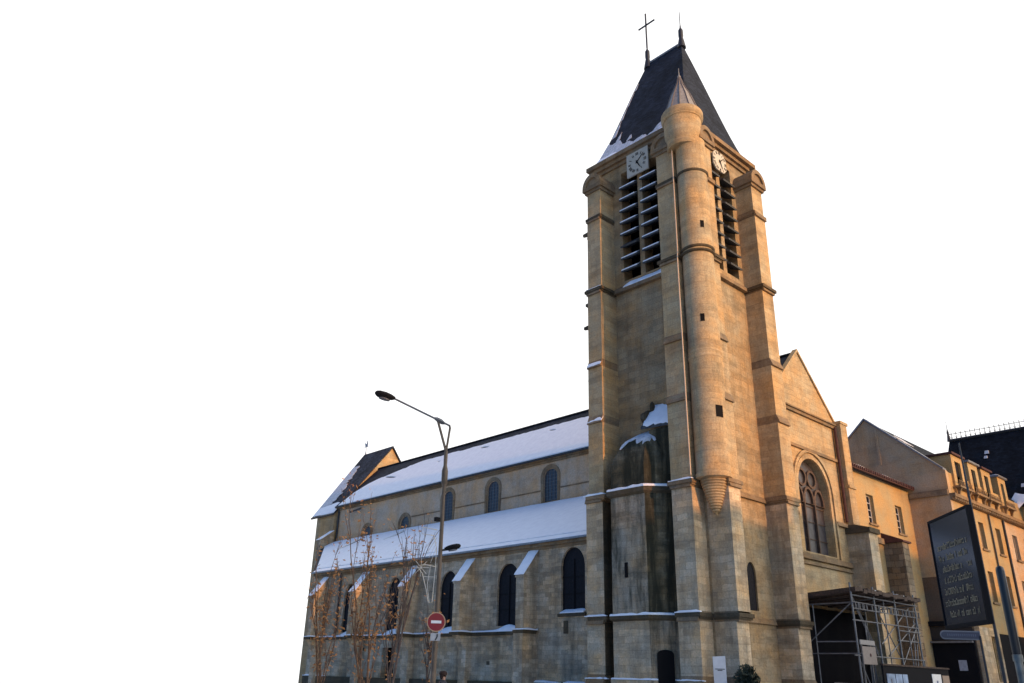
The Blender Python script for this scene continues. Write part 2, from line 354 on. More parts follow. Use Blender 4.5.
# pilaster strips between louvres top, sill
mb = MB()
mb.hexa([(WX-.3, 1.3, 25.35), (WX+.3, 1.3, 25.35), (WX+.3, 6.1, 25.35), (WX-.3, 6.1, 25.35)], [(WX-.3, 1.3, 25.6), (WX+.3, 1.3, 26.2), (WX+.3, 6.1, 26.2), (WX-.3, 6.1, 25.6)])
mb.hexa([(1.1, WY-.3, 25.35), (6.0, WY-.3, 25.35), (6.0, WY+.3, 25.35), (1.1, WY+.3, 25.35)], [(1.1, WY-.3, 25.6), (6.0, WY-.3, 25.6), (6.0, WY+.3, 26.2), (1.1, WY+.3, 26.2)])
for z, hh, pr in ((11.5, .34, .17), (4.7, .3, .14)):
    mb.hexa([(1.05, WY-pr, z), (6.25, WY-pr, z), (6.25, WY+.1, z), (1.05, WY+.1, z)], [(1.05, WY-pr*.8, z+hh*.6), (6.25, WY-pr*.8, z+hh*.6), (6.25, WY+.1, z+hh+.15), (1.05, WY+.1, z+hh+.15)])
build('string_course', mb, 'string', ch)
def lumpy(x0, x1, y0, y1, zf, th, n=None, nx=2, seed=0, edge=.04):
    """snow slab over a ledge; zf(x,y)=support height"""
    mb = MB(); n = n or max(6, int((abs(y1-y0)+abs(x1-x0))/.35)); 
    lx = abs(x1-x0) > abs(y1-y0)
    gx, gy = (n, nx) if lx else (nx, n); top = []; bot = []
    for i in range(gx+1):
        for j in range(gy+1):
            x = x0+(x1-x0)*i/gx; y = y0+(y1-y0)*j/gy
            d = noise.noise(Vector((x*1.3+seed, y*1.3, seed*3.1)))
            if i in (0, gx) or j in (0, gy): x += edge*noise.noise(Vector((x*4, y*4, 9+seed))); y += edge*noise.noise(Vector((x*4, y*4, 3+seed)))
            t = th*(1+.5*d)*(.45 if (i in (0, gx) or j in (0, gy)) else 1)
            bot.append((x, y, zf(x, y)+.003)); top.append((x, y, zf(x, y)+max(.02, t)))
    W = gy+1; fs = []; o = len(bot)
    for i in range(gx):
        for j in range(gy):
            a = i*W+j; b = a+W; fs += [(a, a+1, b+1, b), (o+a, o+b, o+b+1, o+a+1)]
    for i in range(gx): fs += [(i*W, (i+1)*W, o+(i+1)*W, o+i*W), (i*W+gy, o+i*W+gy, o+(i+1)*W+gy, (i+1)*W+gy)]
    for j in range(gy): fs += [(j, o+j, o+j+1, j+1), (gx*W+j, gx*W+j+1, o+gx*W+j+1, o+gx*W+j)]
    mb.add(bot+top, fs, True); return mb
build('snow', lumpy(WX-.3, WX+.3, 1.4, 5.3, lambda x, y: 25.6+(x-WX+.3), .13, seed=1), 'snow', ch)

# ---- buttresses: list of (z0,z1,projection); dirn 'x' => projects towards -X spanning y0..y1
def buttress(kind, a0, a1, base, stages, name='buttress', mats=('stone', 'stone_low', 'string'), cap=True, snow=False, dirn='x', strings=(), narrow=None):
    mb = MB()
    def bx(p, z0, z1, mi, a0_=a0, a1_=a1, back=None):
        mb.cur = mi; q = base if back is None else back
        if dirn == 'x': mb.box(q-p, q+.0, a0_, a1_, z0, z1)
        elif dirn == 'y': mb.box(a0_, a1_, q-p, q+.0, z0, z1)
        elif dirn == 'Y': mb.box(a0_, a1_, q, q+p, z0, z1)
    def wedge(p0, p1, z, h):     # sloped weathering from projection p0 to p1
        mb.cur = 2
        if dirn == 'x': mb.hexa([(base-p0, a0-.003, z), (base, a0-.003, z), (base, a1+.003, z), (base-p0, a1+.003, z)], [(base-p1, a0-.003, z+h), (base, a0-.003, z+h), (base, a1+.003, z+h), (base-p1, a1+.003, z+h)])
        elif dirn == 'y': mb.hexa([(a0-.003, base-p0, z), (a1+.003, base-p0, z), (a1+.003, base, z), (a0-.003, base, z)], [(a0-.003, base-p1, z+h), (a1+.003, base-p1, z+h), (a1+.003, base, z+h), (a0-.003, base, z+h)])
        else: mb.hexa([(a0-.003, base, z), (a1+.003, base, z), (a1+.003, base+p0, z), (a0-.003, base+p0, z)], [(a0-.003, base, z+h), (a1+.003, base, z+h), (a1+.003, base+p1, z+h), (a0-.003, base+p1, z+h)])
    for i, (z0, z1, p) in enumerate(stages):
        if narrow and z0 > 11: a0, a1 = narrow
        bx(p, z0, z1, 1 if z1 < 12.2 else 0, a0, a1)
        if i+1 < len(stages): wedge(p+.15, stages[i+1][2], z1-.22, .5); 
    b = build(name, mb, list(mats), ch)
    for z, pr, mt in strings:
        ms = MB(); p = [s for s in stages if s[0] <= z <= s[1]+.01][0][2]
        for (dz, hh, e) in ((-.16, .1, pr*.5), (-.06, .2, pr)):
            if dirn == 'x': ms.box(base-p-e, base-.02, a0-e, a1+e, z+dz, z+dz+hh)
            elif dirn == 'y': ms.box(a0-e, a1+e, base-p-e, base-.02, z+dz, z+dz+hh)
            else: ms.box(a0-e, a1+e, base+.02, base+p+e, z+dz, z+dz+hh)
        build('string_course', ms, mt, b)
    return b
def stg(pl, pm, pu): return [(BOT, 1.66, pl+.12), (1.66, 4.75, pl), (4.75, 11.6, pm), (11.6, 16.5, pm), (16.5, 20.2, pm-.05), (20.2, 25.4, pm-.1), (25.4, 31.0, pu), (31.0, 33.5, pu-.05)]
SX = ((4.8, .12, 'black_string'), (11.65, .16, 'string'), (25.45, .18, 'black_string'), (31.0, .09, 'black_string'))
SY = ((4.8, .14, 'black_string'), (11.65, .14, 'string'), (25.45, .18, 'black_string'), (31.0, .09, 'string'))
bA = buttress('A', 0.0, 1.32, WX, stg(1.62, 1.6, 1.45), strings=SX)
bC = buttress('C', 6.32, 7.6, WX, stg(1.62, 1.6, 1.45), strings=SX, narrow=(6.2, 7.35))
bB = buttress('B', 0.0, 1.12, WY, stg(1.28, 1.43, 1.38), dirn='y', strings=SY)
bD = buttress('D', 6.05, 7.35, WY, stg(1.28, 1.38, 1.3), dirn='y', strings=SY)
bN = buttress('N', .55, 1.9, EY, stg(1.0, 1.0, .9), dirn='Y', strings=SX)
# rounded pediment caps
def pcap(parent, dirn, a0, a1, base, p, z, mt='string'):
    mb = MB(); e = .26; c = (a0+a1)/2; h = (a1-a0)/2+e
    prof = [(c+h, z), (c+h, z+.22)]+[(c+h*math.cos(t*math.pi/12), z+.22+1.02*math.sin(t*math.pi/12)) for t in range(1, 12)]+[(c-h, z+.22), (c-h, z)]
    inner = [(c+h*.66*math.cos(t*math.pi/12), z+.30+.62*math.sin(t*math.pi/12)) for t in range(0, 13)]
    if dirn == 'x':
        mb.slab(prof, [inner], lambda u, w_, d: (base-p-e+d, u, w_), .14); mb.prism([(base-p-e+.14, u, w_) for u, w_ in prof], (p+e-.14, 0, 0))
    else:
        mb.slab(prof, [inner], lambda u, w_, d: (u, base-p-e+d, w_), .14); mb.prism([(u, base-p-e+.14, w_) for u, w_ in prof], (0, p+e-.14, 0))
    q = .14
    if dirn == 'x': mb.box(base-p-q, base-.02, a0-q, a1+q, z-.2, z)
    else: mb.box(a0-q, a1+q, base-p-q, base-.02, z-.2, z)
    build('pediment_cap', mb, mt, parent)
pcap(bA, 'x', 0, 1.32, WX, 1.38, 33.55); pcap(bC, 'x', 6.2, 7.35, WX, 1.38, 33.35)
pcap(bB, 'y', 0, 1.12, WY, 1.3, 33.75); pcap(bD, 'y', 6.05, 7.35, WY, 1.25, 33.35)
# snow lines on -X buttresses
def ledge_snow(a0, a1, p, z, th=.09, e=.14, par=ch, seed=0):
    build('snow', lumpy(WX-p-e, WX-p+.04, a0-e*.8, a1+e*.8, lambda x, y: z, th, seed=seed), 'snow', par)
for k, (a0, a1, b) in enumerate(((0, 1.32, bA), (6.2, 7.6, bC))):
    for z in (1.70, 4.95, 11.80): ledge_snow(a0, a1, 1.6, z, .11, par=b, seed=k*7+z)
for z in (16.35, 20.05): build('snow', lumpy(WX-1.7, WX-1.5, 6.2, 7.35, lambda x, y: z+.02+(x-WX+1.7)*1.3, .12, seed=z), 'snow', bC)
build('snow', lumpy(WX-1.66, WX-1.5, 6.15, 7.4, lambda x, y: 25.6, .07, seed=4), 'snow', bC)
build('snow', lumpy(WX-1.5, WX-1.4, 6.2, 7.35, lambda x, y: 31.0+.02+(x-WX+1.55)*1.3, .07, seed=5), 'snow', bC)
# gargoyle-like brackets peeping out on the north side
for z in (31.6, 24.2):
    mb = MB(); mb.loft([[(1.0, 8.6, z-.25), (1.3, 8.6, z-.25), (1.3, 8.6, z+.15), (1.0, 8.6, z+.15)], [(1.08, 9.6, z-.08), (1.22, 9.6, z-.08), (1.22, 9.6, z+.12), (1.08, 9.6, z+.12)]]); build('gargoyle', mb, 'black_string', bN)

# ---- stair turret in the corner between the two near buttresses
TC = (-.17, -.83); TR = .93
prof = [(.05, 9.9), (.11, 10.02)]
for k in range(12):
    r = .12+.60*((k+1)/12)**.8; z = 10.05+k*.142; prof += [(r*.95, z), (r+.02, z+.03), (r+.02, z+.10), (r*.97, z+.13)]
prof += [(.74, 11.78), (TR+.05, 11.82), (TR+.06, 12.0), (TR, 12.08)]
for z, d in ((18.7, .05), (19.0, .04), (19.3, .04)): prof += [(TR, z-.12), (TR+d, z-.05), (TR+d, z+.07), (TR, z+.14)]
prof += [(TR, 33.6)]
mb = MB(); mb.lathe(*TC, prof, 40); turret = build('stair_turret', mb, 'stone', ch)
cone_mb = MB(); TD = (-.44, -.56); cone_mb.lathe(*TD, [(1.22, 35.84), (1.12, 36.0), (.7, 37.3), (.24, 38.4), (.08, 39.0), (.12, 39.08), (.04, 39.25), (.015, 39.8)], 12, smooth=False)
TD = (-.44, -.56); rgm = MB(); rgm.lathe(*TD, [(1.0, 33.15), (1.07, 33.25), (1.07, 33.42), (1.02, 33.5), (1.08, 33.75), (1.16, 34.05), (1.19, 34.4), (1.19, 35.22), (1.26, 35.26), (1.26, 35.33), (1.34, 35.42), (1.35, 35.5), (1.35, 35.76), (1.30, 35.86), (1.2, 35.86)], 40); build('drum', rgm, 'stone', turret)
for z, d, mtl in ((25.42, .13, 0), (25.72, .10, 0), (31.1, .09, 0)):
    rgm = MB(); rgm.lathe(*TC, [(TR-.05, z-.09), (TR+d*.5, z-.08), (TR+d, z-.02), (TR+d, z+.06), (TR-.05, z+.13)], 40); build('ring_moulding', rgm, 'black_string', turret)
cone = build('cone_roof', cone_mb, simple('weathered_lead', (.22, .21, .20), rough=.6, vary=.25), turret)
mb = MB()
for i in range(12):
    a = 2*math.pi*i/12; mb.tube([(TD[0]+r*math.cos(a), TD[1]+r*math.sin(a), z) for r, z in ((1.23, 35.86), (1.13, 36.02), (.71, 37.32), (.25, 38.42), (.09, 39.0))], .035, 5)
build('rib', mb, simple('rib_lead', (.16, .13, .11), rough=.6), cone)
for z, a in ((27.2, 238), (21.0, 214), (15.4, 250)):
    mb = MB(); ca, sa = math.cos(R(a)), math.sin(R(a)); px, py = TC[0]+(TR+.004)*ca, TC[1]+(TR+.004)*sa; wq_ = .22 if z < 16 else .12; tx, ty = -sa*wq_, ca*wq_; h = .34 if z < 16 else .24
    mb.hexa([(px-tx-ca*.1, py-ty-sa*.1, z-h), (px+tx-ca*.1, py+ty-sa*.1, z-h), (px+tx, py+ty, z-h), (px-tx, py-ty, z-h)], [(px-tx-ca*.1, py-ty-sa*.1, z+h), (px+tx-ca*.1, py+ty-sa*.1, z+h), (px+tx, py+ty, z+h), (px-tx, py-ty, z+h)])
    build('slit_window', mb, 'void', turret)
# added pale strip standing in for the sunlit sliver of buttress edge
mb = MB(); mb.tube([(WX-1.66, -.04, 12), (WX-1.66, -.04, 25.2), (WX-1.6, -.04, 25.9), (WX-1.55, -.04, 33.4)], .04, 6); build('lit_edge_strip', mb, simple('lit_edge_tone', (.60, .45, .30), rough=.5), turret)

# ---- clocks
def clock(side):
    mb = MB(); q = .0
    if side == 'x':
        y0, y1, z0, z1 = 2.76, 4.60, 33.78, 35.62; X = WX-.34
        P = lambda u, w_, d: (X+.1-d, (y0+y1)/2-u, (z0+z1)/2+w_)       # u to the viewer's right
        hw = .92
    else:
        x0, x1, z0, z1 = 3.0, 4.7, 33.5, 35.45; Y = WY-.34
        P = lambda u, w_, d: ((x0+x1)/2+u, Y+.1-d, (z0+z1)/2+w_); hw = .76
    k = .12 if side == 'x' else .34
    out = [(-hw+k, -hw), (hw-k, -hw), (hw, -hw+k), (hw, hw-k), (hw-k, hw), (-hw+k, hw), (-hw, hw-k), (-hw, -hw+k)] if side == 'y' else [(-hw, -hw), (hw, -hw), (hw, hw), (-hw, hw)]
    mb.slab(out, [], lambda u, w_, d: P(u, w_, d), .10); mb.cur = 1
    for h in range(12):
        a = math.pi/2-h*math.pi/6; c, s_ = math.cos(a), math.sin(a); nb = (3, 1, 2, 3, 2, 1, 2, 3, 4, 2, 1, 2)[h]
        for b in range(nb):
            o = (b-(nb-1)/2)*.085; L_ = [(.56, o-.021), (.78, o-.021), (.78, o+.021), (.56, o+.021)]
            mb.slab([(r*c-t*s_, r*s_+t*c) for r, t in L_], [], lambda u, w_, d: P(u, w_, d+.102), .012)
    c_ = build('clock', mb, ['cream', 'black'], ch)
    hm = MB()
    for ang, ln, wd in ((90-5.15*30, .50, .05), (90-48, .74, .035)):
        c, s_ = math.cos(R(ang)), math.sin(R(ang))
        hm.slab([(r*c-t*s_, r*s_+t*c) for r, t in ((-.14, -wd), (ln, -wd*.5), (ln+.05, 0), (ln, wd*.5), (-.14, wd))], [], lambda u, w_, d: P(u, w_, d+.13), .02)
    build('clock_hand', hm, 'black', c_)
clock('x'); clock('y')

# ---- tower roof: hipped, swept at the foot
rx = 4.05; ry0, ry1 = 2.0, 5.2; rz = 46.65
def roofring(t, z, flare=0):
    x0 = .35+(rx-.35)*t-flare; x1 = 7.85-(7.85-rx)*t+flare; y0 = -.35+(ry0+.35)*t-flare; y1 = 7.85-(7.85-ry1)*t+flare
    return [(x0, y0, z), (x1, y0, z), (x1, y1, z), (x0, y1, z)]
rings = []
for k in range(13):
    t = k/12; z = 36.22+(rz-36.22)*(t+.0)-0.9*math.sin(math.pi*min(1, t*1.1))*(1-t)**1.6; rings.append(roofring(min(t, .995), z))
mb = MB(); mb.loft(rings); roof = build('tower_roof', mb, 'slate', ch)
mb = MB(); mb.tube([(rx, ry0, rz-.02), (rx, ry1, rz-.02)], .11, 8); build('ridge', mb, 'zinc', roof)
for y, hgt, cross in ((ry0, 3.5, False), (ry1, 5.3, True)):
    mb = MB(); mb.lathe(rx, y, [(.34, rz-.5), (.24, rz+.1), (.16, rz+.5), (.2, rz+.65), (.19, rz+1.2), (.07, rz+1.45), (.035, rz+1.8), (.03, rz+hgt*.85), (.015, rz+hgt-.3)], 10)
    if cross:
        mb.box(rx-.05, rx+.05, y-.05, y+.05, rz+1.6, rz+hgt-.15); mb.box(rx-.05, rx+.05, y-.85, y+.75, rz+3.9, rz+4.0)
    f = build('finial', mb, 'iron', roof)
# snow sheet on slope facing -X: sits on the swept roof
def slopepoint(u, t):   # u=0..1 along y (far->near), t height fraction
    k = min(int(t*12), 11); f = t*12-k; a, b = rings[k], rings[k+1]
    p0 = Vector(a[0]).lerp(Vector(b[0]), f); p1 = Vector(a[3]).lerp(Vector(b[3]), f); return p1.lerp(p0, u)
def roof_snow(fnspan, nu, nt_, th, name='snow', mt='snow', par=roof, nrm=Vector((-.92, 0, .4)), ua=0., ub=1.):
    mb = MB(); vt = []; vb = []
    for i in range(nu+1):
        uu = ua+(ub-ua)*i/nu; t0, t1 = fnspan(uu)
        for j in range(nt_+1):
            p = slopepoint(uu, max(0, min(.99, t0+(t1-t0)*j/nt_))); h = th*(.25 if j in (0, nt_) else 1)
            vb.append(p+nrm*.012); vt.append(p+nrm*(.02+h*(1+.4*noise.noise(p*1.5))))
    W = nt_+1; o = len(vb); fs = []
    for i in range(nu):
        for j in range(nt_): a = i*W+j; fs += [(a, a+W, a+W+1, a+1), (o+a, o+a+1, o+a+W+1, o+a+W)]
    for i in range(nu): fs += [(i*W, o+i*W, o+(i+1)*W, (i+1)*W), (i*W+nt_, (i+1)*W+nt_, o+(i+1)*W+nt_, o+i*W+nt_)]
    for j in range(nt_): fs += [(j, j+1, o+j+1, o+j), (nu*W+j, o+nu*W+j, o+nu*W+j+1, nu*W+j+1)]
    mb.add(vb+vt, fs, True); build(name, mb, mt, par)
def span1(u):
    n_ = .06*noise.noise(Vector((u*9, 2, 0)))+.02*noise.noise(Vector((u*30, 5, 0)))
    base = .19*(1-u)**1.2 + .07 + (.34*max(0, (u-.62)/.38)**1.2) - .05*math.exp(-((u-.45)/.18)**2)
    return .012, max(.03, base+n_)
roof_snow(span1, 120, 5, .02, mt='snow_thin')
roof_snow(lambda u: (.012, max(.02, span1(u)[1]*.45)), 100, 3, .045)
for us, ue, ts, ln in ((.01, .07, .30, .13), (.015, .05, .46, .09), (.02, .045, .58, .10), (.30, .36, .17, .05), (.12, .17, .24, .07), (.02, .06, .72, .06)):
    roof_snow(lambda u, us=us, ue=ue, ts=ts, ln=ln: (ts+.15*(u-us), ts+.15*(u-us)+.004+ln*max(0, math.sin(math.pi*(u-us)/(ue-us)))*(1+.5*noise.noise(Vector((u*200, ts, 0))))), 14, 2, .012, mt='snow_thin', ua=us, ub=ue)

# ---- polygonal turret annex against the -X wall
foot = [(WX, 5.45), (-1.4, 5.45), (-1.4, 2.95), (.12, 1.40), (WX, 1.40)]
def rg(s, z, c=(WX, 3.4)): return [((c[0]+(x-c[0])*s if x < WX else WX+.0), c[1]+(y-c[1])*s, z) for x, y in foot]
def rs_(e, z):   # offset ring
    return [(WX, 5.45+e, z), (-1.4-e, 5.45+e, z), (-1.4-e, 2.95-e*.41, z), (.12-e*.7, 1.40-e*.0, z), (WX, 1.40, z)]
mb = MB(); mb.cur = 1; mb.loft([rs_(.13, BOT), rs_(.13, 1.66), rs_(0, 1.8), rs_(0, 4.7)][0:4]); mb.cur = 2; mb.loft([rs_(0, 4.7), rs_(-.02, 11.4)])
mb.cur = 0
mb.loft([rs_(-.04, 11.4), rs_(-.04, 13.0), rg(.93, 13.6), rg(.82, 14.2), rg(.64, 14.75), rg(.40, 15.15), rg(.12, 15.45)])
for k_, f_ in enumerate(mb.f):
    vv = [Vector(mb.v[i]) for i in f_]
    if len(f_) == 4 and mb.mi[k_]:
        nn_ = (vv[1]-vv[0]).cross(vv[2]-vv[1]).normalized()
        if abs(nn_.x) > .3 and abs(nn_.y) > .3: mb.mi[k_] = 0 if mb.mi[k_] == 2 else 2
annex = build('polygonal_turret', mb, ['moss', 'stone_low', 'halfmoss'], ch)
mb = MB(); mb.loft([rs_(.02, 4.62), rs_(.13, 4.72), rs_(.13, 4.9), rs_(.0, 4.98)]); mb.loft([rs_(.02, 11.4), rs_(.16, 11.52), rs_(.16, 11.76), rs_(-.04, 11.9)])
build('string_course', mb, 'black_string', annex)
def poly_snow(e, z, w_, th, par, seed=0, gap=None):
    mb = MB(); o_ = rs_(e, z); i_ = rs_(e-w_, z); P = []
    for k in (1, 2):
        A, B = Vector(o_[k]), Vector(o_[k+1]); a, b = Vector(i_[k]), Vector(i_[k+1]); n_ = 14
        for q in range(n_+(k == 2)):
            t = q/n_; h = th*(1+.5*noise.noise(Vector((t*5, k, seed)))); P.append((A.lerp(B, t), a.lerp(b, t), h))
    vs = []; fs = []
    for A, a, h in P: vs += [A+Vector((0, 0, .003)), A+Vector((0, 0, h*.6)), A.lerp(a, .35)+Vector((0, 0, h)), a+Vector((0, 0, h)), a+Vector((0, 0, .003))]
    for i in range(len(P)-1):
        for j in range(5): fs.append((i*5+j, i*5+(j+1) % 5, (i+1)*5+(j+1) % 5, (i+1)*5+j))
    fs += [(0, 1, 2, 3, 4), tuple(len(vs)-1-i for i in range(5))]
    mb.add(vs, fs, True); build('snow', mb, 'snow', par)
poly_snow(.15, 11.76, .22, .16, annex, 1); poly_snow(.13, 4.9, .16, .12, annex, 2); poly_snow(.13, 1.7, .16, .08, annex, 3)
# door on the 45 degree facet
d1 = Vector((-1.4, 2.95, 0)); d2 = Vector((.12, 1.40, 0)); fd = (d2-d1).normalized(); fn = Vector((fd.y, -fd.x, 0)).normalized()
if fn.x > 0: fn = -fn
def facet(u, w_, d): p = d1+fd*u-fn*(d)-fn*(-.004); return (p.x, p.y, w_)
LW = (d2-d1).length
mb = MB(); mb.slab(arch(LW*.15, LW*.15+.86, -.1, 2.95, 3.18, pointed=False), [], lambda u, w_, d: facet(u, w_, -.14+d), .18); build('door', mb, 'void', annex)
mb = MB(); mb.box(-1.44, -1.38, 4.3, 4.5, 6.9, 7.7); build('slit_window', mb, 'void', annex)
# lean-to roof joining the annex to the near buttress
mb = MB(); mb.hexa([(-.55, 1.33, 15.28), (WX, 1.33, 16.75), (WX, 3.55, 16.95), (-.55, 3.7, 15.4)], [(-.55, 1.33, 15.42), (WX, 1.33, 16.89), (WX, 3.55, 17.09), (-.55, 3.7, 15.54)])
lt = build('lean_to_roof', mb, 'louvre', ch)
mb = lumpy(-.57, WX-.02, 1.34, 3.55, lambda x, y: 15.44+(x+.55)*1.4+.09*(y-1.33)*.8, .09, nx=5, n=12, seed=9, edge=.12); build('snow', mb, 'snow', lt)
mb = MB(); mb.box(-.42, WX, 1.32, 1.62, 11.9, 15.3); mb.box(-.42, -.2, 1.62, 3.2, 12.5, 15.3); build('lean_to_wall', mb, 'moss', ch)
mb = MB(); mb.loft([[(.45, 3.5, 15.9), (.45, 4.0, 16.0), (.45, 3.95, 16.7), (.45, 3.5, 16.8)], [(-.1, 3.5, 15.9), (-.1, 3.95, 16.0), (-.1, 3.9, 16.55), (-.1, 3.5, 16.65)], [(-.4, 3.55, 16.05), (-.4, 3.8, 16.1), (-.4, 3.8, 16.35), (-.4, 3.55, 16.4)]])
mb.lathe(.2, 3.35, [(.14, 16.6), (.16, 17.0), (.10, 17.15), (.03, 17.25)], 8)
build('carved_beast', mb, 'black_string', ch)
# snow on the annex shoulders
def drape(path, wd, th, seed):
    mb = MB(); rr = []; path = [Vector(p) for p in path]
    for i in range(25):
        t = i/24*(len(path)-1); k = min(int(t), len(path)-2); p = path[k].lerp(path[k+1], t-k)
        n1_ = noise.noise(Vector((t*3, seed, 0))); n2_ = noise.noise(Vector((t*3, seed, 7))); w_ = wd*(.75+.7*n1_); p = p+Vector((0, .12*n2_, 0))
        sx_ = Vector((.25, 1, 0)).normalized()*w_*1.6; dz = Vector((0, 0, 1))
        rr.append([p-sx_-dz*w_*.35, p-sx_*.5+dz*th*.6, p+dz*th, p+sx_*.5+dz*th*.6, p+sx_-dz*w_*.35, p-dz*.12])
    mb.loft(rr, True, True); return mb
RG = [(1.0, 13.0), (.93, 13.6), (.82, 14.2), (.64, 14.75), (.40, 15.15), (.12, 15.45)]
def scale_at(z):
    for (s0, z0), (s1, z1) in zip(RG, RG[1:]):
        if z <= z1: return s0+(s1-s0)*(z-z0)/(z1-z0)
    return .12
per = []
for k in range(1, 4):
    P0 = Vector(foot[k-1] if k == 1 else foot[k-1]); P1 = Vector(foot[k])
    for i in range(16): per.append(P0.lerp(P1, i/16))
per.append(Vector(foot[3])); mb = MB(); inn = []; ouu = []
for i, p in enumerate(per):
    nz_ = noise.noise(Vector((i*.17, 3, 1)))+.3*noise.noise(Vector((i*.4, 8, 1))); edge_ = 1 if abs(i-32) < 3 or abs(i-16) < 2 else 0
    zb = 14.75+.55*nz_-.45*edge_
    for j in range(6):
        z = zb+(15.44-zb)*j/5; sc_ = scale_at(z); x_ = WX+(p.x-WX)*sc_; y_ = 3.4+(p.y-3.4)*sc_; h = .012 if j in (0,) else .05
        inn.append((x_, y_, z+.003)); ouu.append((WX+(x_-WX)*(1+h*.6), 3.4+(y_-3.4)*(1+h*.6), z+h))
n_ = len(per); o = len(inn); fs = []
for i in range(n_-1):
    for j in range(5): a = i*6+j; fs += [(a, a+1, a+7, a+6), (o+a, o+a+6, o+a+7, o+a+1)]
    fs += [(i*6, (i+1)*6, o+(i+1)*6, o+i*6), (i*6+5, o+i*6+5, o+(i+1)*6+5, (i+1)*6+5)]
mb.add(inn+ouu, fs, True); build('snow', mb, 'snow_thin', annex)
mb = MB(); mb.box(WX-.03, WX-.003, 5.46, 6.28, 0, 13.0); build('shade_panel', mb, 'black_string', ch)  # near-black panel paints in the shade between buttress and annex
mb = MB(); mb.box(WX-1.58, WX-.04, 6.285, 6.317, 1.9, 11.4); build('shade_panel', mb, 'black_string', bC)  # the same painted shade on the side of the far buttress

# ---- aisle
AX = .5; AE = 41.3
def awin(y0, y1, z0, zs, zt): return arch(y0, y1, z0, zs, zt)
AW = [(9.2, 11.2, 5.5, 8.2, 9.3), (15.0, 17.15, 4.78, 7.6, 8.75), (21.4, 23.4, 4.78, 7.5, 8.7), (28.2, 30.0, 4.78, 7.5, 8.7), (34.6, 36.3, 4.78, 7.4, 8.6)]
holes = [arch(*a) for a in AW]+[[(28.5, BOT+.05), (30.1, BOT+.05), (30.1, 3.55), (28.5, 3.55)]]
mb = MB(); mb.slab([(EY, BOT), (AE, BOT), (AE, 9.7), (EY, 9.7)], holes, fx(AX), .7)
aisle = build('aisle_wall', mb, 'stone_aisle', ch)
for a in AW:
    mb = MB(); mb.slab(grow(arch(*a), .05), [], fx(AX+.16), .06); wdw = build('window', mb, 'window_dark', aisle)
    mb = MB(); c = (a[0]+a[1])/2
    mb.box(AX+.11, AX+.155, c-.03, c+.03, a[2], a[3]+.4)
    for z in (a[2]+1.0, a[2]+2.0): mb.box(AX+.12, AX+.15, a[0], a[1], z, z+.03)
    build('lead_bar', mb, 'black', wdw)
    mb = MB(); mb.slab(grow(arch(a[0], a[1], a[3]-.2, a[3], a[4]), .30), [grow(arch(a[0], a[1], a[3]-.4, a[3], a[4]), .12)], fx(AX-.07), .09) if False else None
mb = MB(); mb.slab([(28.45, BOT), (30.15, BOT), (30.15, 3.6), (28.45, 3.6)], [], fx(AX+.45), .06); build('door', mb, 'void', aisle)
# canted end wall
mb = MB(); mb.prism([(AX, AE, BOT), (AX+.7, AE, BOT), (8.0, 50.2, BOT), (8.0, 51.0, BOT)], (0, 0, 11.2)); build('ambulatory_wall', mb, 'stone_aisle', ch)
# string, plinth, eaves cornice
mb = MB()
for dy0, dy1 in ((EY+5.6, AE),):
    mb.box(AX-.16, AX, dy0, dy1, 4.22, 4.38); mb.hexa([(AX-.16, dy0, 4.38), (AX, dy0, 4.38), (AX, dy1, 4.38), (AX-.16, dy1, 4.38)], [(AX-.14, dy0, 4.42), (AX, dy0, 4.56), (AX, dy1, 4.56), (AX-.14, dy1, 4.42)])
mb.box(AX-.14, AX, 9.1, 11.4, 5.18, 5.36)
mb.box(AX-.25, AX, EY, AE, BOT, 1.42)
build('string_course', mb, 'black_string', aisle)
mb = MB(); mb.box(AX-.10, AX+.05, EY, AE, 9.38, 9.55); mb.box(AX-.28, AX+.05, EY, AE, 9.55, 9.78); build('cornice', mb, 'string', aisle)
def zmound(y):
    h = .05
    for a in AW[1:]:
        c = (a[0]+a[1])/2-.3; h += .30*math.exp(-((y-c)/.95)**2)
    return h
mb = MB(); vs = []; fs = []; n = 110; y0, y1 = 13.1, AE
for i in range(n+1):
    y = y0+(y1-y0)*i/n; h = zmound(y)*(1+.3*noise.noise(Vector((y, 0, 0)))); e = .2+.04*noise.noise(Vector((y*2, 1, 0)))
    vs += [(AX-e, y, 4.43), (AX-e+.02, y, 4.46+h*.4), (AX-.1, y, 4.48+h*.9), (AX+.02, y, 4.5+h*1.1), (AX+.02, y, 4.43)]
for i in range(n):
    for j in range(5): fs.append((i*5+j, i*5+(j+1) % 5, (i+1)*5+(j+1) % 5, (i+1)*5+j))
mb.add(vs, fs, True); build('snow', mb, 'snow', aisle)
build('snow', lumpy(AX-.16, AX+.3, 9.2, 11.15, lambda x, y: 5.37+(x-AX+.16)*.5, .12, seed=21), 'snow', aisle)
for a, b in ((9.0, 10.8), (11.2, 14.6), (38, AE)): build('snow', lumpy(AX-.27, AX, a, b, lambda x, y: 1.42, .13, seed=a), 'snow', aisle)
for z, y in ((2.4, 17.7), (3.35, 32.6), (2.9, 33.6)):
    mb = MB(); mb.box(AX-.02, AX+.01, y, y+.3, z, z+.22); build('putlog_hole', mb, 'black_string', aisle)
# recessed bits near the first window
mb = MB(); mb.box(AX-.015, AX+.01, 10.6, 11.0, 4.2, 4.95); build('blocked_opening', mb, 'black_string', aisle)
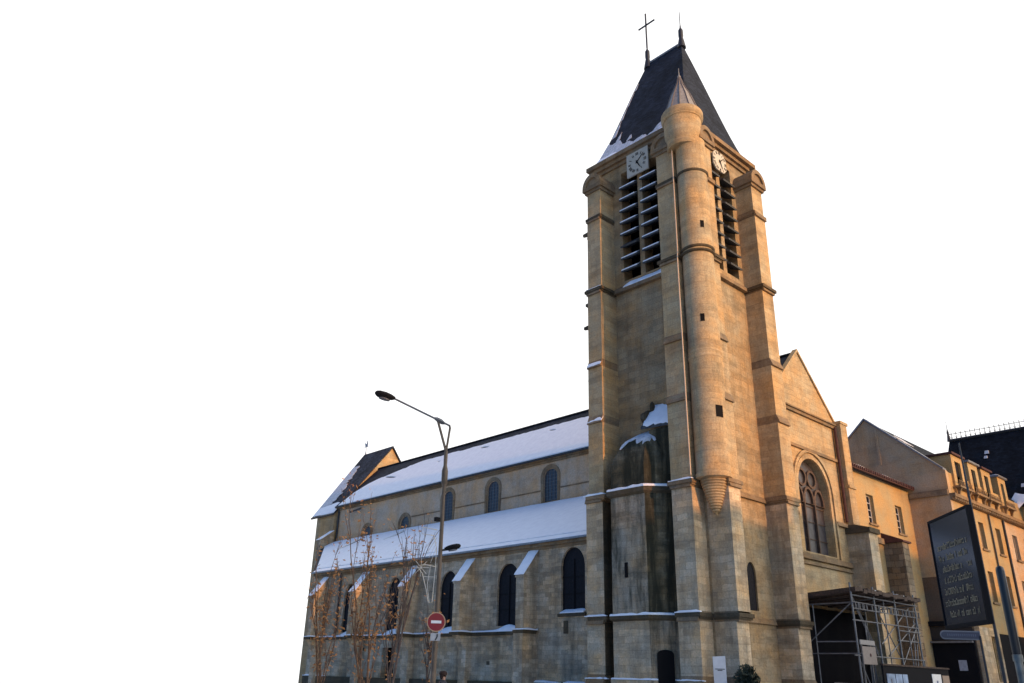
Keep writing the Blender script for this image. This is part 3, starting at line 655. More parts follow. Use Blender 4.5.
# aisle buttresses
for k, y in enumerate((13.3, 19.6, 26.1, 32.8, 39.1)):
    mb = MB(); w_ = .72; p = 1.22
    mb.box(AX-p-.1, AX, y-.06, y+w_+.06, BOT, 4.3) if k < 1 else mb.box(AX-.5, AX, y, y+w_, BOT, 3.3)
    pp = 1.22
    mb.hexa([(AX-pp, y, 4.3), (AX, y, 4.3), (AX, y+w_, 4.3), (AX-pp, y+w_, 4.3)], [(AX-pp, y, 7.6), (AX, y, 7.6), (AX, y+w_, 7.6), (AX-pp, y+w_, 7.6)])
    mb.hexa([(AX-pp-.06, y-.05, 7.6), (AX, y-.05, 7.6), (AX, y+w_+.05, 7.6), (AX-pp-.06, y+w_+.05, 7.6)], [(AX-pp-.06, y-.05, 7.72), (AX-.02, y-.05, 9.3), (AX-.02, y+w_+.05, 9.3), (AX-pp-.06, y+w_+.05, 7.72)])
    if k: mb.hexa([(AX-.5, y, 3.3), (AX, y, 3.3), (AX, y+w_, 3.3), (AX-.5, y+w_, 3.3)], [(AX-pp, y, 4.3), (AX, y, 4.3), (AX, y+w_, 4.3), (AX-pp, y+w_, 4.3)])
    bb = build('buttress', mb, 'stone_aisle', aisle)
    build('snow', lumpy(AX-pp-.1, AX-.03, y-.1, y+w_+.1, lambda x, yy: 7.74+(x-(AX-pp-.1))*1.27, .10, n=12, nx=3, seed=k*3, edge=.05), 'snow', aisle)
    mb = MB(); mb.box(AX-pp-.12, AX-.17, y-.12, y+w_+.12, 4.22, 4.42); build('string_course', mb, 'black_string', aisle)
    build('snow', lumpy(AX-pp-.12, AX-.2, y-.3, y+w_+.12, lambda x, yy: 4.43, .12, seed=k*5+1, nx=3), 'snow', aisle)
# aisle roof: from eave (x=.2,z 9.85) to clerestory base (x=8,z 14.45)
A0 = (.12, 9.86); A1 = (8.05, 14.5)
def rsl(x): return A0[1]+(x-A0[0])*(A1[1]-A0[1])/(A1[0]-A0[0])
foot_ = [(A0[0], EY), (A1[0], EY), (A1[0], 54.0), (A0[0], AE)]
mb = MB(); mb.hexa([(x, y, rsl(x)-.12) for x, y in foot_], [(x, y, rsl(x)) for x, y in foot_]); ar = build('aisle_roof', mb, 'slate', ch)
def sheet_snow(outline, holes, zf, th, par, mt='snow', eps=.015):
    mb = MB(); loops = [outline]+holes
    mb.slab(outline, holes, lambda u, v_, d: (u, v_, zf(u, v_)+th+eps-d), th); build('snow', mb, mt, par)
def ragged(pts, n, amp, seed=0):
    out = []
    for k in range(len(pts)-1):
        a, b = Vector(pts[k]), Vector(pts[k+1])
        for i in range(n):
            p = a.lerp(b, i/n); q = Vector((p.x, p.y, seed)); out.append((p.x+amp*noise.noise(q*1.1)+amp*.5*noise.noise(q*4), p.y+amp*.4*noise.noise(q*2.3)))
    out.append(pts[-1]); return out
def blob(cx, cy, rx_, ry_, sk=0, n=14, seed=0):
    return [(cx+rx_*math.cos(2*math.pi*i/n)+sk*math.sin(2*math.pi*i/n), cy+ry_*math.sin(2*math.pi*i/n)*(1+.15*noise.noise(Vector((i, seed, 0))))) for i in range(n)]
ol = [(.62, EY+.02)]+[(.62, y) for y in (15, 25, 35)]+[(.62, AE+.3)]+[(7.0, 51.6)]+ragged([(7.75, 51.0), (7.8, 40), (7.8, 25), (7.8, EY+.02)], 10, .12, 3)
holes_r = [[(7.35, 37.4), (7.3, 38.1), (6.6, 38.3), (5.7, 39.0), (5.5, 38.6), (6.3, 37.6)], [(7.5, 44.3), (7.4, 45.4), (6.3, 45.5), (5.0, 45.7), (4.85, 45.2), (6.2, 44.6)]]
sheet_snow(ol, holes_r, lambda x, y: rsl(x), .10, ar)
sheet_snow([(.0, EY+.02), (.50, EY+.02), (.50, AE), (.0, AE-.2)], [], lambda x, y: rsl(x)-.02, .10, ar)
mb = MB(); mb.box(-.02, .18, EY+.01, AE, 9.74, 9.85); build('gutter', mb, 'zinc', ar)

# ---- nave clerestory
NX = 8.05; NE = 51.4
CW = [(18.85, 20.35), (25.75, 27.2), (31.9, 33.35), (38.4, 39.8), (44.8, 46.2)]
def cwl(a, b): q = 0 if a < 35 else (-1.5 if a < 42 else -1.75); return arch(a, b, 14.3 if q else 14.62, 16.55+q, 17.22+q, pointed=False)
mb = MB(); mb.slab([(0.4, 10.0), (NE, 10.0), (NE, 18.15), (0.4, 18.15)], [cwl(a, b) for a, b in CW], fx(NX), .7)
nave = build('nave_wall', mb, 'clere', ch)
for a, b in CW:
    mb = MB(); mb.slab(grow(cwl(a, b), .05), [], fx(NX+.12), .05); wd_ = build('window', mb, simple('grey_leaded_glass', (.035, .04, .05), rough=.35, vary=.3, scale=12), nave) if (a, b) == CW[0] else build('window', mb, bpy.data.materials['grey_leaded_glass'], nave)
    mb = MB(); 
    for z in [14.75+.28*k for k in range(9 if a < 35 else 3)]: mb.box(NX+.09, NX+.112, a, b, z, z+.035)
    for q in range(1, 4): y = a+(b-a)*q/4; mb.box(NX+.085, NX+.108, y-.02, y+.02, 14.6, 17.1 if a < 35 else 15.3)
    build('lead_bar', mb, 'lead', wd_)
    mb = MB(); mb.slab(grow(cwl(a, b), .34), [grow(cwl(a, b), .02)], fx(NX-.05), .07); build('window_surround', mb, 'string', wd_)
mb = MB(); ye = [7.8]+[v for a, b in CW for v in (a-.36, b+.36)]+[NE]
for k in range(0, len(ye), 2):
    if ye[k] < 36: mb.box(NX-.05, NX, ye[k], ye[k+1], 15.5, 15.6)
mb.box(NX-.14, NX, 7.8, NE, 17.72, 17.9); mb.box(NX-.32, NX, 7.8, NE, 17.9, 18.16); build('cornice', mb, 'string', nave)
mb = MB(); mb.tube([(NX-.12, NE-.35, 18.0), (NX-.12, NE-.35, 14.3)], .09, 8); mb.tube([(NX-.4, NE-3, 17.2), (NX-.4, NE-5.0, 17.35)], .10, 6)
mb.tube([(AX-.12, 36.95, 9.6), (AX-.12, 36.95, 4.7)], .09, 8); mb.tube([(NX-.1, 7.95, 18), (NX-.1, 7.95, 14.5)], .07, 8)
build('downpipe', mb, 'iron', nave)
RX, RZ = 12.68, 23.15
def nsl(x): return 18.12+(x-(NX-.35))*(RZ-18.12)/(RX-(NX-.35)) if x <= RX else RZ-(x-RX)*(RZ-18.12)/(RX-NX+.35)
mb = MB(); y0, y1 = .3, NE+.2
mb.hexa([(NX-.35, y0, 17.98), (RX, y0, RZ-.16), (RX, y1, RZ-.16), (NX-.35, y1, 17.98)], [(NX-.35, y0, 18.14), (RX, y0, RZ), (RX, y1, RZ), (NX-.35, y1, 18.14)])
mb.hexa([(RX, y0, RZ-.16), (17.7, y0, 17.98), (17.7, y1, 17.98), (RX, y1, RZ-.16)], [(RX, y0, RZ), (17.7, y0, 18.14), (17.7, y1, 18.14), (RX, y1, RZ)])
nr = build('nave_roof', mb, 'slate', ch)
mb = MB(); mb.tube([(RX, .3, RZ+.02), (RX, NE, RZ+.02)], .13, 6); build('ridge', mb, 'slate_dark', nr)
def uy(y):      # ragged top edge of the snow (x coordinate)
    b = 11.75 if y < 34 else 11.75-.0*(y-34)
    if y > 42: b -= (y-42)*.18
    return b+.16*noise.noise(Vector((y*.5, 4, 0)))+.10*noise.noise(Vector((y*2.0, 1, 0)))
ys = [EY+.3+i*(48.2-EY-.3)/90 for i in range(91)]
sheet_snow([(NX-.33, EY+.3), (NX-.33, 51.0), (9.3, 50.6), (10.2, 49.4)]+[(uy(y), y) for y in reversed(ys)], [blob(10.4, 45.6, .12, 1.5, .3, seed=8), blob(11.1, 22.4, .10, .55, .1, seed=12), blob(11.25, 31.5, .12, .8, .1, seed=13), blob(10.9, 38.0, .08, .4, .05, seed=14)], lambda x, y: 18.14+(x-(NX-.35))*(RZ-18.14)/(RX-(NX-.35)), .09, nr)
mb = MB(); mb.box(NX-.5, NX-.36, 7.8, NE, 17.98, 18.12); build('gutter', mb, 'iron', nr)

# ---- choir (higher block at the far end)
CX, CZ = 14.27, 26.1; c0, c1 = 51.5, 57.3
mb = MB(); prof_ = [(7.7, BOT), (20.9, BOT), (20.9, 17.5), (CX, CZ-.1), (7.7, 17.5)]
mb.loft([[(x, c0, z) for x, z in prof_], [(x, c0+(3.6 if x < 9 else 5.2), z) for x, z in prof_]]); choir = build('choir_wall', mb, 'stone', ch)
ce = c1-1.5
mb = MB(); mb.hexa([(7.4, c0-.25, 17.2), (CX, c0-.25, CZ-.15), (CX, c1, CZ-.15), (7.4, ce, 17.2)], [(7.4, c0-.25, 17.4), (CX, c0-.25, CZ+.05), (CX, c1, CZ+.05), (7.4, ce, 17.4)])
mb.hexa([(CX, c0-.25, CZ-.15), (21.2, c0-.25, 17.2), (21.2, ce, 17.2), (CX, c1, CZ-.15)], [(CX, c0-.25, CZ+.05), (21.2, c0-.25, 17.4), (21.2, ce, 17.4), (CX, c1, CZ+.05)])
cr = build('choir_roof', mb, slate('frosted_slate', (.035, .042, .058), rough=.85), ch)
def csl(x): return 17.4+(x-7.4)*(CZ+.05-17.4)/(CX-7.4)
def cend(x): return ce+(x-7.4)/(CX-7.4)*(c1-ce)
def ed(x): return c0+2.3+1.3*noise.noise(Vector((x*1.7, 2, 5)))+.9*noise.noise(Vector((x*6, 2, 1)))+max(0, (x-9.5)*.6)
xs = [7.42+.1*i for i in range(54)]
sheet_snow([(x, cend(x)-.05) for x in xs]+[(x, min(cend(x)-.2, ed(x))) for x in reversed(xs)], [], lambda x, y: csl(x), .06, cr, 'snow_thin')
sheet_snow([(7.42, c0-.2), (8.3, c0-.2), (8.5, c0+1), (8.2, ce-.1), (7.42, ce-.1)], [], lambda x, y: csl(x), .08, cr)
mb = MB(); mb.tube([(7.36, c0-.2, 17.3), (7.36, ce, 17.3)], .1, 6); build('gutter', mb, 'iron', cr)
# weathercock
mb = MB(); mb.lathe(CX, c1-.3, [(.12, CZ), (.06, CZ+.4), (.03, CZ+1.1)], 6); mb.box(CX-.03, CX+.03, c1-.75, c1+.1, CZ+.95, CZ+1.02)
mb.slab([(c1-.6, CZ+1.05), (c1-.1, CZ+1.05), (c1+.1, CZ+1.55), (c1-.15, CZ+1.4), (c1-.35, CZ+1.3), (c1-.45, CZ+1.75), (c1-.6, CZ+1.6)], [], fx(CX-.02), .04)
build('weathercock', mb, 'zinc', cr)
# flying buttress with snow
mb = MB(); mb.hexa([(6.2, 51.2, 10), (7.7, 51.2, 10), (7.7, 51.9, 10), (6.2, 51.9, 10)], [(6.2, 51.2, 14.5), (7.7, 51.2, 15.6), (7.7, 51.9, 15.6), (6.2, 51.9, 14.5)]); build('flying_buttress', mb, 'stone_aisle', choir)
build('snow', lumpy(6.1, 7.6, 51.1, 52.0, lambda x, y: 14.52+(x-6.2)*.73, .12, seed=33), 'snow', choir)

# ---- west front of the nave
def fwin(g=0): return arch(10.6-g, 14.6+g, 9.35-g*.3, 13.4, 15.5+g, n=9, pointed=False)
gab = [(7.3, BOT), (17.4, BOT), (17.4, 18.6), (8.0, 18.6), (7.3, 18.0)]
portal = arch(8.4, 12.6, BOT+.02, 3.6, 5.2, pointed=False)
mb = MB(); mb.slab(gab, [fwin(), portal], fy(0.02), .95); front = build('west_front', mb, 'stone', ch)
mb = MB(); mb.slab([(8.0, 18.6), (17.4, 18.6), (RX, 23.2)], [], fy(.12), .22); build('gable', mb, 'stone', front)
mb = MB()
for (a, b) in (((7.9, 18.5), (RX, 23.25)), ((17.5, 18.5), (RX, 23.25))):
    mb.hexa([(a[0], .02, a[1]), (b[0], .02, b[1]), (b[0], .38, b[1]), (a[0], .38, a[1])], [(a[0], .02, a[1]+.2), (b[0], .02, b[1]+.2), (b[0], .38, b[1]+.2), (a[0], .38, a[1]+.2)])
build('coping', mb, 'stone', front)
mb = MB(); mb.box(7.4, 17.4, -.16, .02, 18.42, 18.62); mb.box(7.4, 17.4, -.28, .02, 18.62, 18.72)
mb.box(9.9, 16.6, -.14, .02, 15.98, 16.18); mb.hexa([(7.4, -.2, 11.5), (10.1, -.2, 11.5), (10.1, .02, 11.5), (7.4, .02, 11.5)], [(7.4, -.18, 11.7), (10.1, -.18, 11.7), (10.1, .02, 11.9), (7.4, .02, 11.9)]); mb.box(15.1, 16.5, -.18, .02, 11.5, 11.75)
mb.box(7.4, 16.6, -.12, .02, 8.55, 8.7); mb.box(7.4, 16.6, -.2, .02, 8.86, 9.05); mb.box(7.4, 16.6, -.14, .02, 9.05, 9.2)
build('cornice', mb, 'string', front)
mb = MB(); mb.slab([p for p in fwin(.62) if p[1] > 0], [fwin(.42)], fy(-.12), .15); mb.slab(fwin(.30), [fwin(.02)], fy(-.06), .09)
build('window_moulding', mb, 'stone', front)
mb = MB(); mb.slab(fwin(.02), [], fy(.52), .05); gw = build('great_window', mb, simple('rose_glass', (.05, .045, .05), rough=.4, vary=.5, scale=2.5), front)
mb = MB()
for x in (11.93, 13.27): mb.box(x-.06, x+.06, .34, .50, 9.35, 13.2)
for c in (11.26, 12.6, 13.94):
    o1 = arch(c-.66, c+.66, 12.6, 12.8, 13.75, pointed=False); i1 = arch(c-.5, c+.5, 12.62, 12.8, 13.58, pointed=False); mb.slab(o1, [i1], fy(.36), .14)
for c in (11.95, 13.25): mb.slab([(c+.62*math.cos(k*math.pi/8), 14.3+.62*math.sin(k*math.pi/8)) for k in range(16)], [[(c+.47*math.cos(k*math.pi/8), 14.3+.47*math.sin(k*math.pi/8)) for k in range(16)]], fy(.38), .12)
for z in (10.3, 11.4, 12.4): mb.box(10.6, 14.6, .46, .50, z, z+.05)
build('tracery', mb, simple('dark_tracery', (.085, .055, .038), rough=.9, vary=.3), gw)
mb = MB(); mb.slab(portal, [], fy(.9), .06); build('portal_door', mb, 'void', front)  # black colour paints in the dark under the porch
mb = MB(); mb.box(16.55, 17.5, -.55, .02, 11.5, 18.75); mb.box(16.5, 17.55, -.66, .02, 14.2, 14.4); mb.box(16.5, 17.6, -.62, .0, 18.75, 18.95)
build('buttress', mb, 'stone', front)
mb = MB(); mb.tube([(16.42, -.2, 18.5), (16.42, -.2, 11.9)], .10, 8); build('downpipe', mb, 'gutter', front)
mb = MB(); mb.box(16.5, 17.75, -1.5, .02, BOT, 11.1); mb.cur = 1
mb.box(16.35, 17.9, -1.66, .02, 11.1, 11.42); mb.hexa([(16.4, -1.6, 11.42), (17.85, -1.6, 11.42), (17.85, .0, 11.42), (16.4, .0, 11.42)], [(16.5, -.6, 11.7), (17.75, -.6, 11.7), (17.75, .0, 11.7), (16.5, .0, 11.7)])
build('buttress', mb, ['stone_low', 'black_string'], front)
# nave right wall + back so nothing is hollow from the side
mb = MB(); mb.box(16.7, 17.4, .97, NE, BOT, 18.0); build('south_wall', mb, 'stone', ch)

# ------------------------------------------------------------------ house beside the church
hs = empty('parish_house', (23, 0, 0), 'low sunlit rendered house between the church front and the gabled building', 'house')
HW = [(20.55, 21.7, 12.45, 14.55), (25.35, 26.5, 12.35, 14.45)]
mb = MB(); mb.slab([(17.55, BOT), (28.28, BOT), (28.28, 16.0), (17.55, 16.0)], [[(a, z0), (b, z0), (b, z1), (a, z1)] for a, b, z0, z1 in HW], fy(.1), .5); mb.box(17.55, 28.2, .6, 1.0, BOT, 15.9)
hw_ = build('wall', mb, 'render', hs)
for a, b, z0, z1 in HW:
    mb = MB(); mb.box(a, b, .42, .46, z0, z1); wq = build('window', mb, 'window_dark', hs)
    mb = MB()
    for x in (a+.04, (a+b)/2, b-.04): mb.box(x-.05, x+.05, .36, .415, z0, z1)
    for k in range(5): z = z0+.05+(z1-z0-.1)*k/4; mb.box(a+.091, b-.091, .365, .41, z-.03, z+.03)
    build('frame', mb, simple('window_frame_paint', (.42, .40, .37), rough=.6), wq)
    mb = MB(); mb.box(a-.12, b+.12, -.02, .25, z0-.14, z0-.002); build('sill', mb, 'string', wq)
mb = MB(); mb.hexa([(17.52, -.35, 16.0), (28.27, -.35, 16.0), (28.27, 7, 18.6), (17.52, 7, 18.6)], [(17.52, -.35, 16.18), (28.27, -.35, 16.18), (28.27, 7, 18.8), (17.52, 7, 18.8)])
rf = build('roof', mb, simple('old_tiles', (.13, .075, .06), rough=.9, vary=.4, bump=.8, scale=9), hs)
mb = MB(); mb.box(17.52, 28.2, -.42, -.352, 15.92, 16.12)
for i in range(36): x = 17.6+i*.296; mb.box(x, x+.14, -.50, -.42, 16.0, 16.2)
build('gutter', mb, 'gutter', rf)
for a, b in ((17.9, 20.0), (22.6, 24.4), (25.2, 26)): build('snow', lumpy(a, b, -.38, .3, lambda x, y: 16.21+(y+.35)*.35, .12, seed=a), 'snow', rf)
mb = MB(); mb.box(22.3, 23.3, -1.25, .1, BOT, 11.2); pier = build('rubble_pier', mb, 'rubble', hs)
mb = MB(); mb.hexa([(22.1, -1.4, 11.2), (23.5, -1.4, 11.2), (23.5, .1, 11.2), (22.1, .1, 11.2)], [(22.1, -1.4, 11.32), (23.5, -1.4, 11.32), (23.5, .1, 11.95), (22.1, .1, 11.95)]); build('pier_cap', mb, 'gutter', pier)
mb = MB(); mb.box(21.0, 22.4, -.1, .1, 11.1, 11.5); mb.slab([(18.4, 3), (18.9, 3), (18.9, 6), (18.6, 7.6), (18.0, 8.8), (17.8, 8.8), (18.2, 7.2)], [], fy(-.9), 1.0); build('stone_bracket', mb, 'string', hs)

# ------------------------------------------------------------------ tall gabled building with dormers
HX = 28.3; HY = -2.9
bd = empty('apartment_building', (36, 2, 0), 'sunlit ochre building with four dormers and a tall brown side gable', 'building')
mb = MB(); mb.slab([(HY, BOT-2), (8.4, BOT-2), (8.4, 17.2), (2.7, 22.3), (HY, 17.2)], [], fx(HX), .5); bw_ = build('gable_wall', mb, 'brown', bd)
mb = MB(); mb.box(HX-.16, HX-.005, HY+.05, .0, 15.3, 15.75); mb.box(HX-.1, HX-.005, HY+.05, 0, 5.7, 5.95); build('cornice', mb, 'string', bw_)
mb = MB(); mb.box(HX-.035, HX-.004, 1.8, 2.0, 18.4, 21.4); mb.box(HX-.03, HX-.005, .2, .55, 19.9, 20.3); mb.box(HX-.03, HX-.005, -1.6, -.4, 18.0, 18.12); build('wall_crack', mb, 'brown', bw_)
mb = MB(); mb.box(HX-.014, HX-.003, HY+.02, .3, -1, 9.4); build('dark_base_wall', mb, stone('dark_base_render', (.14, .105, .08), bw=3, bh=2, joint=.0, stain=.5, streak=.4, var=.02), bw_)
mb = MB()
for (a, b) in (((HY+.1, 17.25), (2.7, 22.35)), ((8.6, 17.05), (2.7, 22.35))): mb.hexa([(HX-.1, a[0], a[1]), (HX+.6, a[0], a[1]), (HX+.6, b[0], b[1]), (HX-.1, b[0], b[1])], [(HX-.1, a[0], a[1]+.16), (HX+.6, a[0], a[1]+.16), (HX+.6, b[0], b[1]+.16), (HX-.1, b[0], b[1]+.16)])
build('verge', mb, 'zinc', bw_)
cols = [30.6, 33.4, 37.0, 41.2]
FW = []
for zb, zt in ((11.9, 14.0), (7.9, 10.2)):
    for x in (31.0, 33.4, 37.2): FW.append((x, x+1.1, zb, zt))
    
pw = [(30.5, 31.7, 2.3, 5.2)]
mb = MB(); mb.slab([(HX+.5, BOT-2), (39.3, BOT-2), (39.3, 15.2), (HX+.5, 15.2)], [[(a, c), (b, c), (b, d), (a, d)] for a, b, c, d in FW+pw], fy(HY), .45); fw = build('front_wall', mb, 'render', bd)
FW2 = [(41.4, 42.6, 11.9, 14.0), (41.4, 42.6, 7.9, 10.2), (44.4, 45.4, 11.9, 14.0)]
mb = MB(); mb.slab([(39.3, BOT-3), (47, BOT-3), (47, 15.0), (39.3, 15.0)], [[(a, c), (b, c), (b, d), (a, d)] for a, b, c, d in FW2], fy(HY+.06), .45); fw2 = build('front_wall', mb, 'clere', bd)
for a, b, c, d in FW+FW2+pw:
    mb = MB(); mb.box(a, b, HY+.36, HY+.40, c, d); wq = build('window', mb, 'window_dark', bd)
    mb = MB()
    for x in (a+.04, (a+b)/2, b-.04): mb.box(x-.045, x+.045, HY+.30, HY+.355, c, d)
    for z in (c+.05, (c+d)/2, d-.05): mb.box(a+.086, b-.086, HY+.31, HY+.35, z-.04, z+.04)
    build('frame', mb, simple('building_frame_paint', (.35, .29, .22), rough=.6) if 'building_frame_paint' not in bpy.data.materials else bpy.data.materials['building_frame_paint'], wq)
    mb = MB(); mb.box(a-.15, b+.15, HY-.12, HY+.2, c-.16, c-.004); build('sill', mb, 'string', wq)
mb = MB(); mb.box(HX, 47, HY-.2, HY-.002, 14.95, 15.15); mb.box(HX, 47, HY-.42, HY-.002, 15.15, 15.42)
for i in range(46): x = HX+.1+i*.4; mb.box(x, x+.2, HY-.36, HY-.203, 14.95, 15.149)
build('cornice', mb, 'string', bd)
mb = MB(); mb.box(HX+.5, 47, HY+.1, HY+.5, 15.15, 17.2); build('attic_wall', mb, 'render', bd)
mb = MB(); mb.hexa([(HX+.1, HY+.35, 17.3), (47, HY+.35, 17.3), (47, 2.7, 22.1), (HX+.1, 2.7, 22.1)], [(HX+.1, HY+.35, 17.5), (47, HY+.35, 17.5), (47, 2.7, 22.35), (HX+.1, 2.7, 22.35)]); mb.hexa([(HX+.1, 2.7, 22.1), (47, 2.7, 22.1), (47, 8.5, 17), (HX+.1, 8.5, 17)], [(HX+.1, 2.7, 22.35), (47, 2.7, 22.35), (47, 8.5, 17.2), (HX+.1, 8.5, 17.2)])
br_ = build('roof', mb, 'slate_dark', bd)
build('snow', lumpy(31.5, 33.5, 1.0, 1.9, lambda x, y: 17.5+(y-HY-.35)*.925, .06, nx=6, seed=51, edge=.5), 'snow_thin', br_)
for k, (x0, x1) in enumerate(((29.8, 32.2), (33.3, 35.4), (36.2, 38.3), (40.1, 42.0))):
    mb = MB(); zt = 18.75
    mb.slab([(x0, 15.42), (x1, 15.42), (x1, zt), (x0, zt)], [[(x0+.6, 16.3), (x1-.6, 16.3), (x1-.6, zt-.45), (x0+.6, zt-.45)]], fy(HY-.08), .3)
    mb.box(x0+.002, x0+.25, HY+.22, -.6, 16.5, zt-.002); mb.box(x1-.25, x1-.002, HY+.22, -.6, 16.5, zt-.002)
    dm = build('dormer', mb, ['render'], bd)
    mb = MB(); mb.box(x0+.55, x1-.55, HY+.1, HY+.14, 16.25, zt-.4); build('window', mb, 'window_dark', dm)
    mb = MB(); mb.box(x0-.15, x1+.15, HY-.28, -.4, zt, zt+.16); build('dormer_roof', mb, 'gutter' if k % 2 == 0 else 'zinc', dm)
    if k == 3: build('snow', lumpy(x0-.1, x1+.1, HY-.2, -.8, lambda x, y: zt+.16, .1, nx=4, seed=61), 'snow', dm)
    mb = MB(); mb.box(x0-.25, x1+.25, HY-.5, HY-.08, 16.05, 16.2)
    for xx in (x0+.1, x1-.3): mb.slab([(HY-.45, 16.05), (HY-.085, 16.05), (HY-.085, 15.43), (HY-.2, 15.43), (HY-.28, 15.8)], [], lambda u, w_, d, xx=xx: (xx+d, u, w_), .2)
    mb.tube([(x0-.2+i*(x1-x0+.4)/14, HY-.42, 16.2+(.35 if i % 2 else 0)) for i in range(15)], .03, 5); mb.tube([(x0-.2, HY-.42, 16.6), (x1+.2, HY-.42, 16.6)], .035, 5)
    build('balcony', mb, 'string', dm)
mb = MB(); mb.tube([(39.25, HY-.1, 14.9), (39.25, HY-.1, .5)], .09, 8); mb.tube([(35.9, HY-.1, 14.9), (35.9, HY-.1, .5)], .07, 8); build('downpipe', mb, 'iron', bd)
# ground floor shopfront on the side wall
mb = MB(); mb.box(HX-.25, HX-.005, HY+.1, .05, -.5, 4.9); sf = build('shopfront', mb, 'black', bd)
mb = MB(); mb.box(HX-.12, HX-.016, HY+.1, .3, 4.95, 5.9); mb.cur = 1; mb.box(HX-.3, HX-.016, HY+.05, .3, 5.92, 6.25); build('fascia', mb, [simple('dark_fascia', (.045, .035, .028), rough=.9), 'black'], bd)
mb = MB(); mb.box(HX-.55, HX-.255, HY+.1, .05, 4.75, 4.88); build('awning_rail', mb, 'zinc', sf)
mb = MB(); mb.box(HX-.28, HX-.255, -2.1, -1.55, 2.9, 3.6); build('notice', mb, simple('notice_paper', (.35, .38, .44), rough=.6, vary=.2), sf)
mb = MB(); mb.box(HX+.02, 32.0, HY-.34, HY-.003, BOT, 5.75); mb.box(HX-.06, 32.1, HY-.42, HY-.005, 5.75, 5.95); 
mb2 = MB(); mb2.slab([(HX-.02, BOT), (32.2, BOT), (32.2, 5.85), (HX-.02, 5.85)], [[(30.4, 2.2), (31.9, 2.2), (31.9, 5.3), (30.4, 5.3)]], fy(HY-.34), .33); build('ground_floor', mb2, 'stone_low', bd)
mb = MB(); mb.box(32.3, 39.2, HY-.1, HY-.004, -.5, 5.6); build('shopfront', mb, 'black', bd)

# ------------------------------------------------------------------ big mansard behind
mn = empty('town_hall', (54, 0, -1), 'large building with a steep dark slate mansard roof and iron ridge cresting', 'building')
def MX(z): return 44.8+(z-14)*.18
mb = MB(); y0, y1 = -16, 2.6; mb.box(45.6, 66, y0, y1, -4, 17.0); build('wall', mb, 'render', mn)
mb = MB(); mb.hexa([(45.0, y0-.3, 17.0), (66.5, y0-.3, 17.0), (66.5, y1+1.2, 17.0), (45.0, y1+1.2, 17.0)], [(48.2, y0+1.0, 24.7), (64, y0+1.0, 24.7), (64, 2.9, 24.7), (48.2, 2.9, 24.7)])
mr_ = build('mansard_roof', mb, 'slate_dark', mn)
mb = MB(); mb.tube([(48.2, y0+1, 24.75), (48.2, 2.9, 24.75)], .16, 6); mb.tube([(48.2, y0+1, 25.4), (48.2, 2.9, 25.4)], .03, 4)
k = 0; y = y0+1
while y < 2.9:
    mb.tube([(48.2, y, 24.8), (48.2, y, 25.6)], .03, 4); mb.tube([(48.2, y, 24.9), (48.2, y+.22, 25.3), (48.2, y+.44, 24.9)], .022, 4); y += .44
build('ridge_cresting', mb, 'iron', mr_)
mb = MB(); mb.lathe(48.2, 2.9, [(.2, 24.7), (.1, 25.4), (.12, 25.6), (.03, 26.0), (.02, 26.8)], 8); build('finial', mb, 'iron', mr_)
build('snow', lumpy(45.0, 45.45, -9, -2.4, lambda x, y: 17.02+(x-45)*2.3, .12, nx=3, seed=71, edge=.3), 'snow', mr_)
for (y, z, s) in ((-.5, 22.8, .2), (-.4, 22.3, .16), (-3.9, 19.9, .2), (-5.2, 20.3, .22), (-3.4, 18.9, .2), (-4.3, 18.95, .25), (-5.4, 19.0, .22)):
    xx = 45+(z-17)*.4156; mb = MB(); mb.loft([[(xx-.14, y-s, z-s*.7), (xx-.14, y+s, z-s*.7), (xx-.0, y+s*.8, z+s), (xx-.0, y-s*.8, z+s)], [(xx+.2, y-s, z-s*.7), (xx+.2, y+s, z-s*.7), (xx+.3, y+s*.8, z+s), (xx+.3, y-s*.8, z+s)]]); build('snow', mb, 'snow_thin', mr_)

# ------------------------------------------------------------------ building row across the square (behind the camera), casts the evening shadow
ob = empty('opposite_terrace', (10, -84, 0), 'long pale terrace of houses across the square behind the photographer', 'building')
def terrace(x0, x1, h, ridge):
    mb = MB(); wins = []
    k = int((x1-x0)/3.2)
    for i in range(k):
        for f in range(4):
            if 1.2+f*3.2+2 < h-.6: wins.append([(x0+1+i*3.2, 1.2+f*3.2), (x0+2.1+i*3.2, 1.2+f*3.2), (x0+2.1+i*3.2, 3.1+f*3.2), (x0+1+i*3.2, 3.1+f*3.2)])
    mb.slab([(x0, -1), (x1, -1), (x1, h), (x0, h)], wins, lambda u, w_, d: (u, -80-d, w_), .3); mb.box(x0, x1, -90, -80.9, -1, h-.01)
    a = build('wall', mb, 'render', ob)
    mb = MB(); mb.box(x0+.1, x1-.1, -80.6, -80.5, 0, h-.3); build('window', mb, 'window_dark', ob)
    mb = MB(); mb.prism([(x0, -79.6, h), (x0, -90.4, h), (x0, -85, ridge)], (x1-x0, 0, 0)); r_ = build('roof', mb, 'slate', ob)
    mb = MB(); mb.box(x0+2, x0+3.2, -85.6, -84.4, h+1, ridge+1.2); build('chimney', mb, 'brown', r_)
for a in ((-40, -14, 14.5, 17.0), (-14, 3, 16.5, 19.6), (3, 14.5, 17.2, 21.1), (14.5, 25, 15.5, 20.3), (25, 34, 13.5, 17.6), (34, 46, 11.5, 14.2), (46, 70, 11, 14)): terrace(*a)

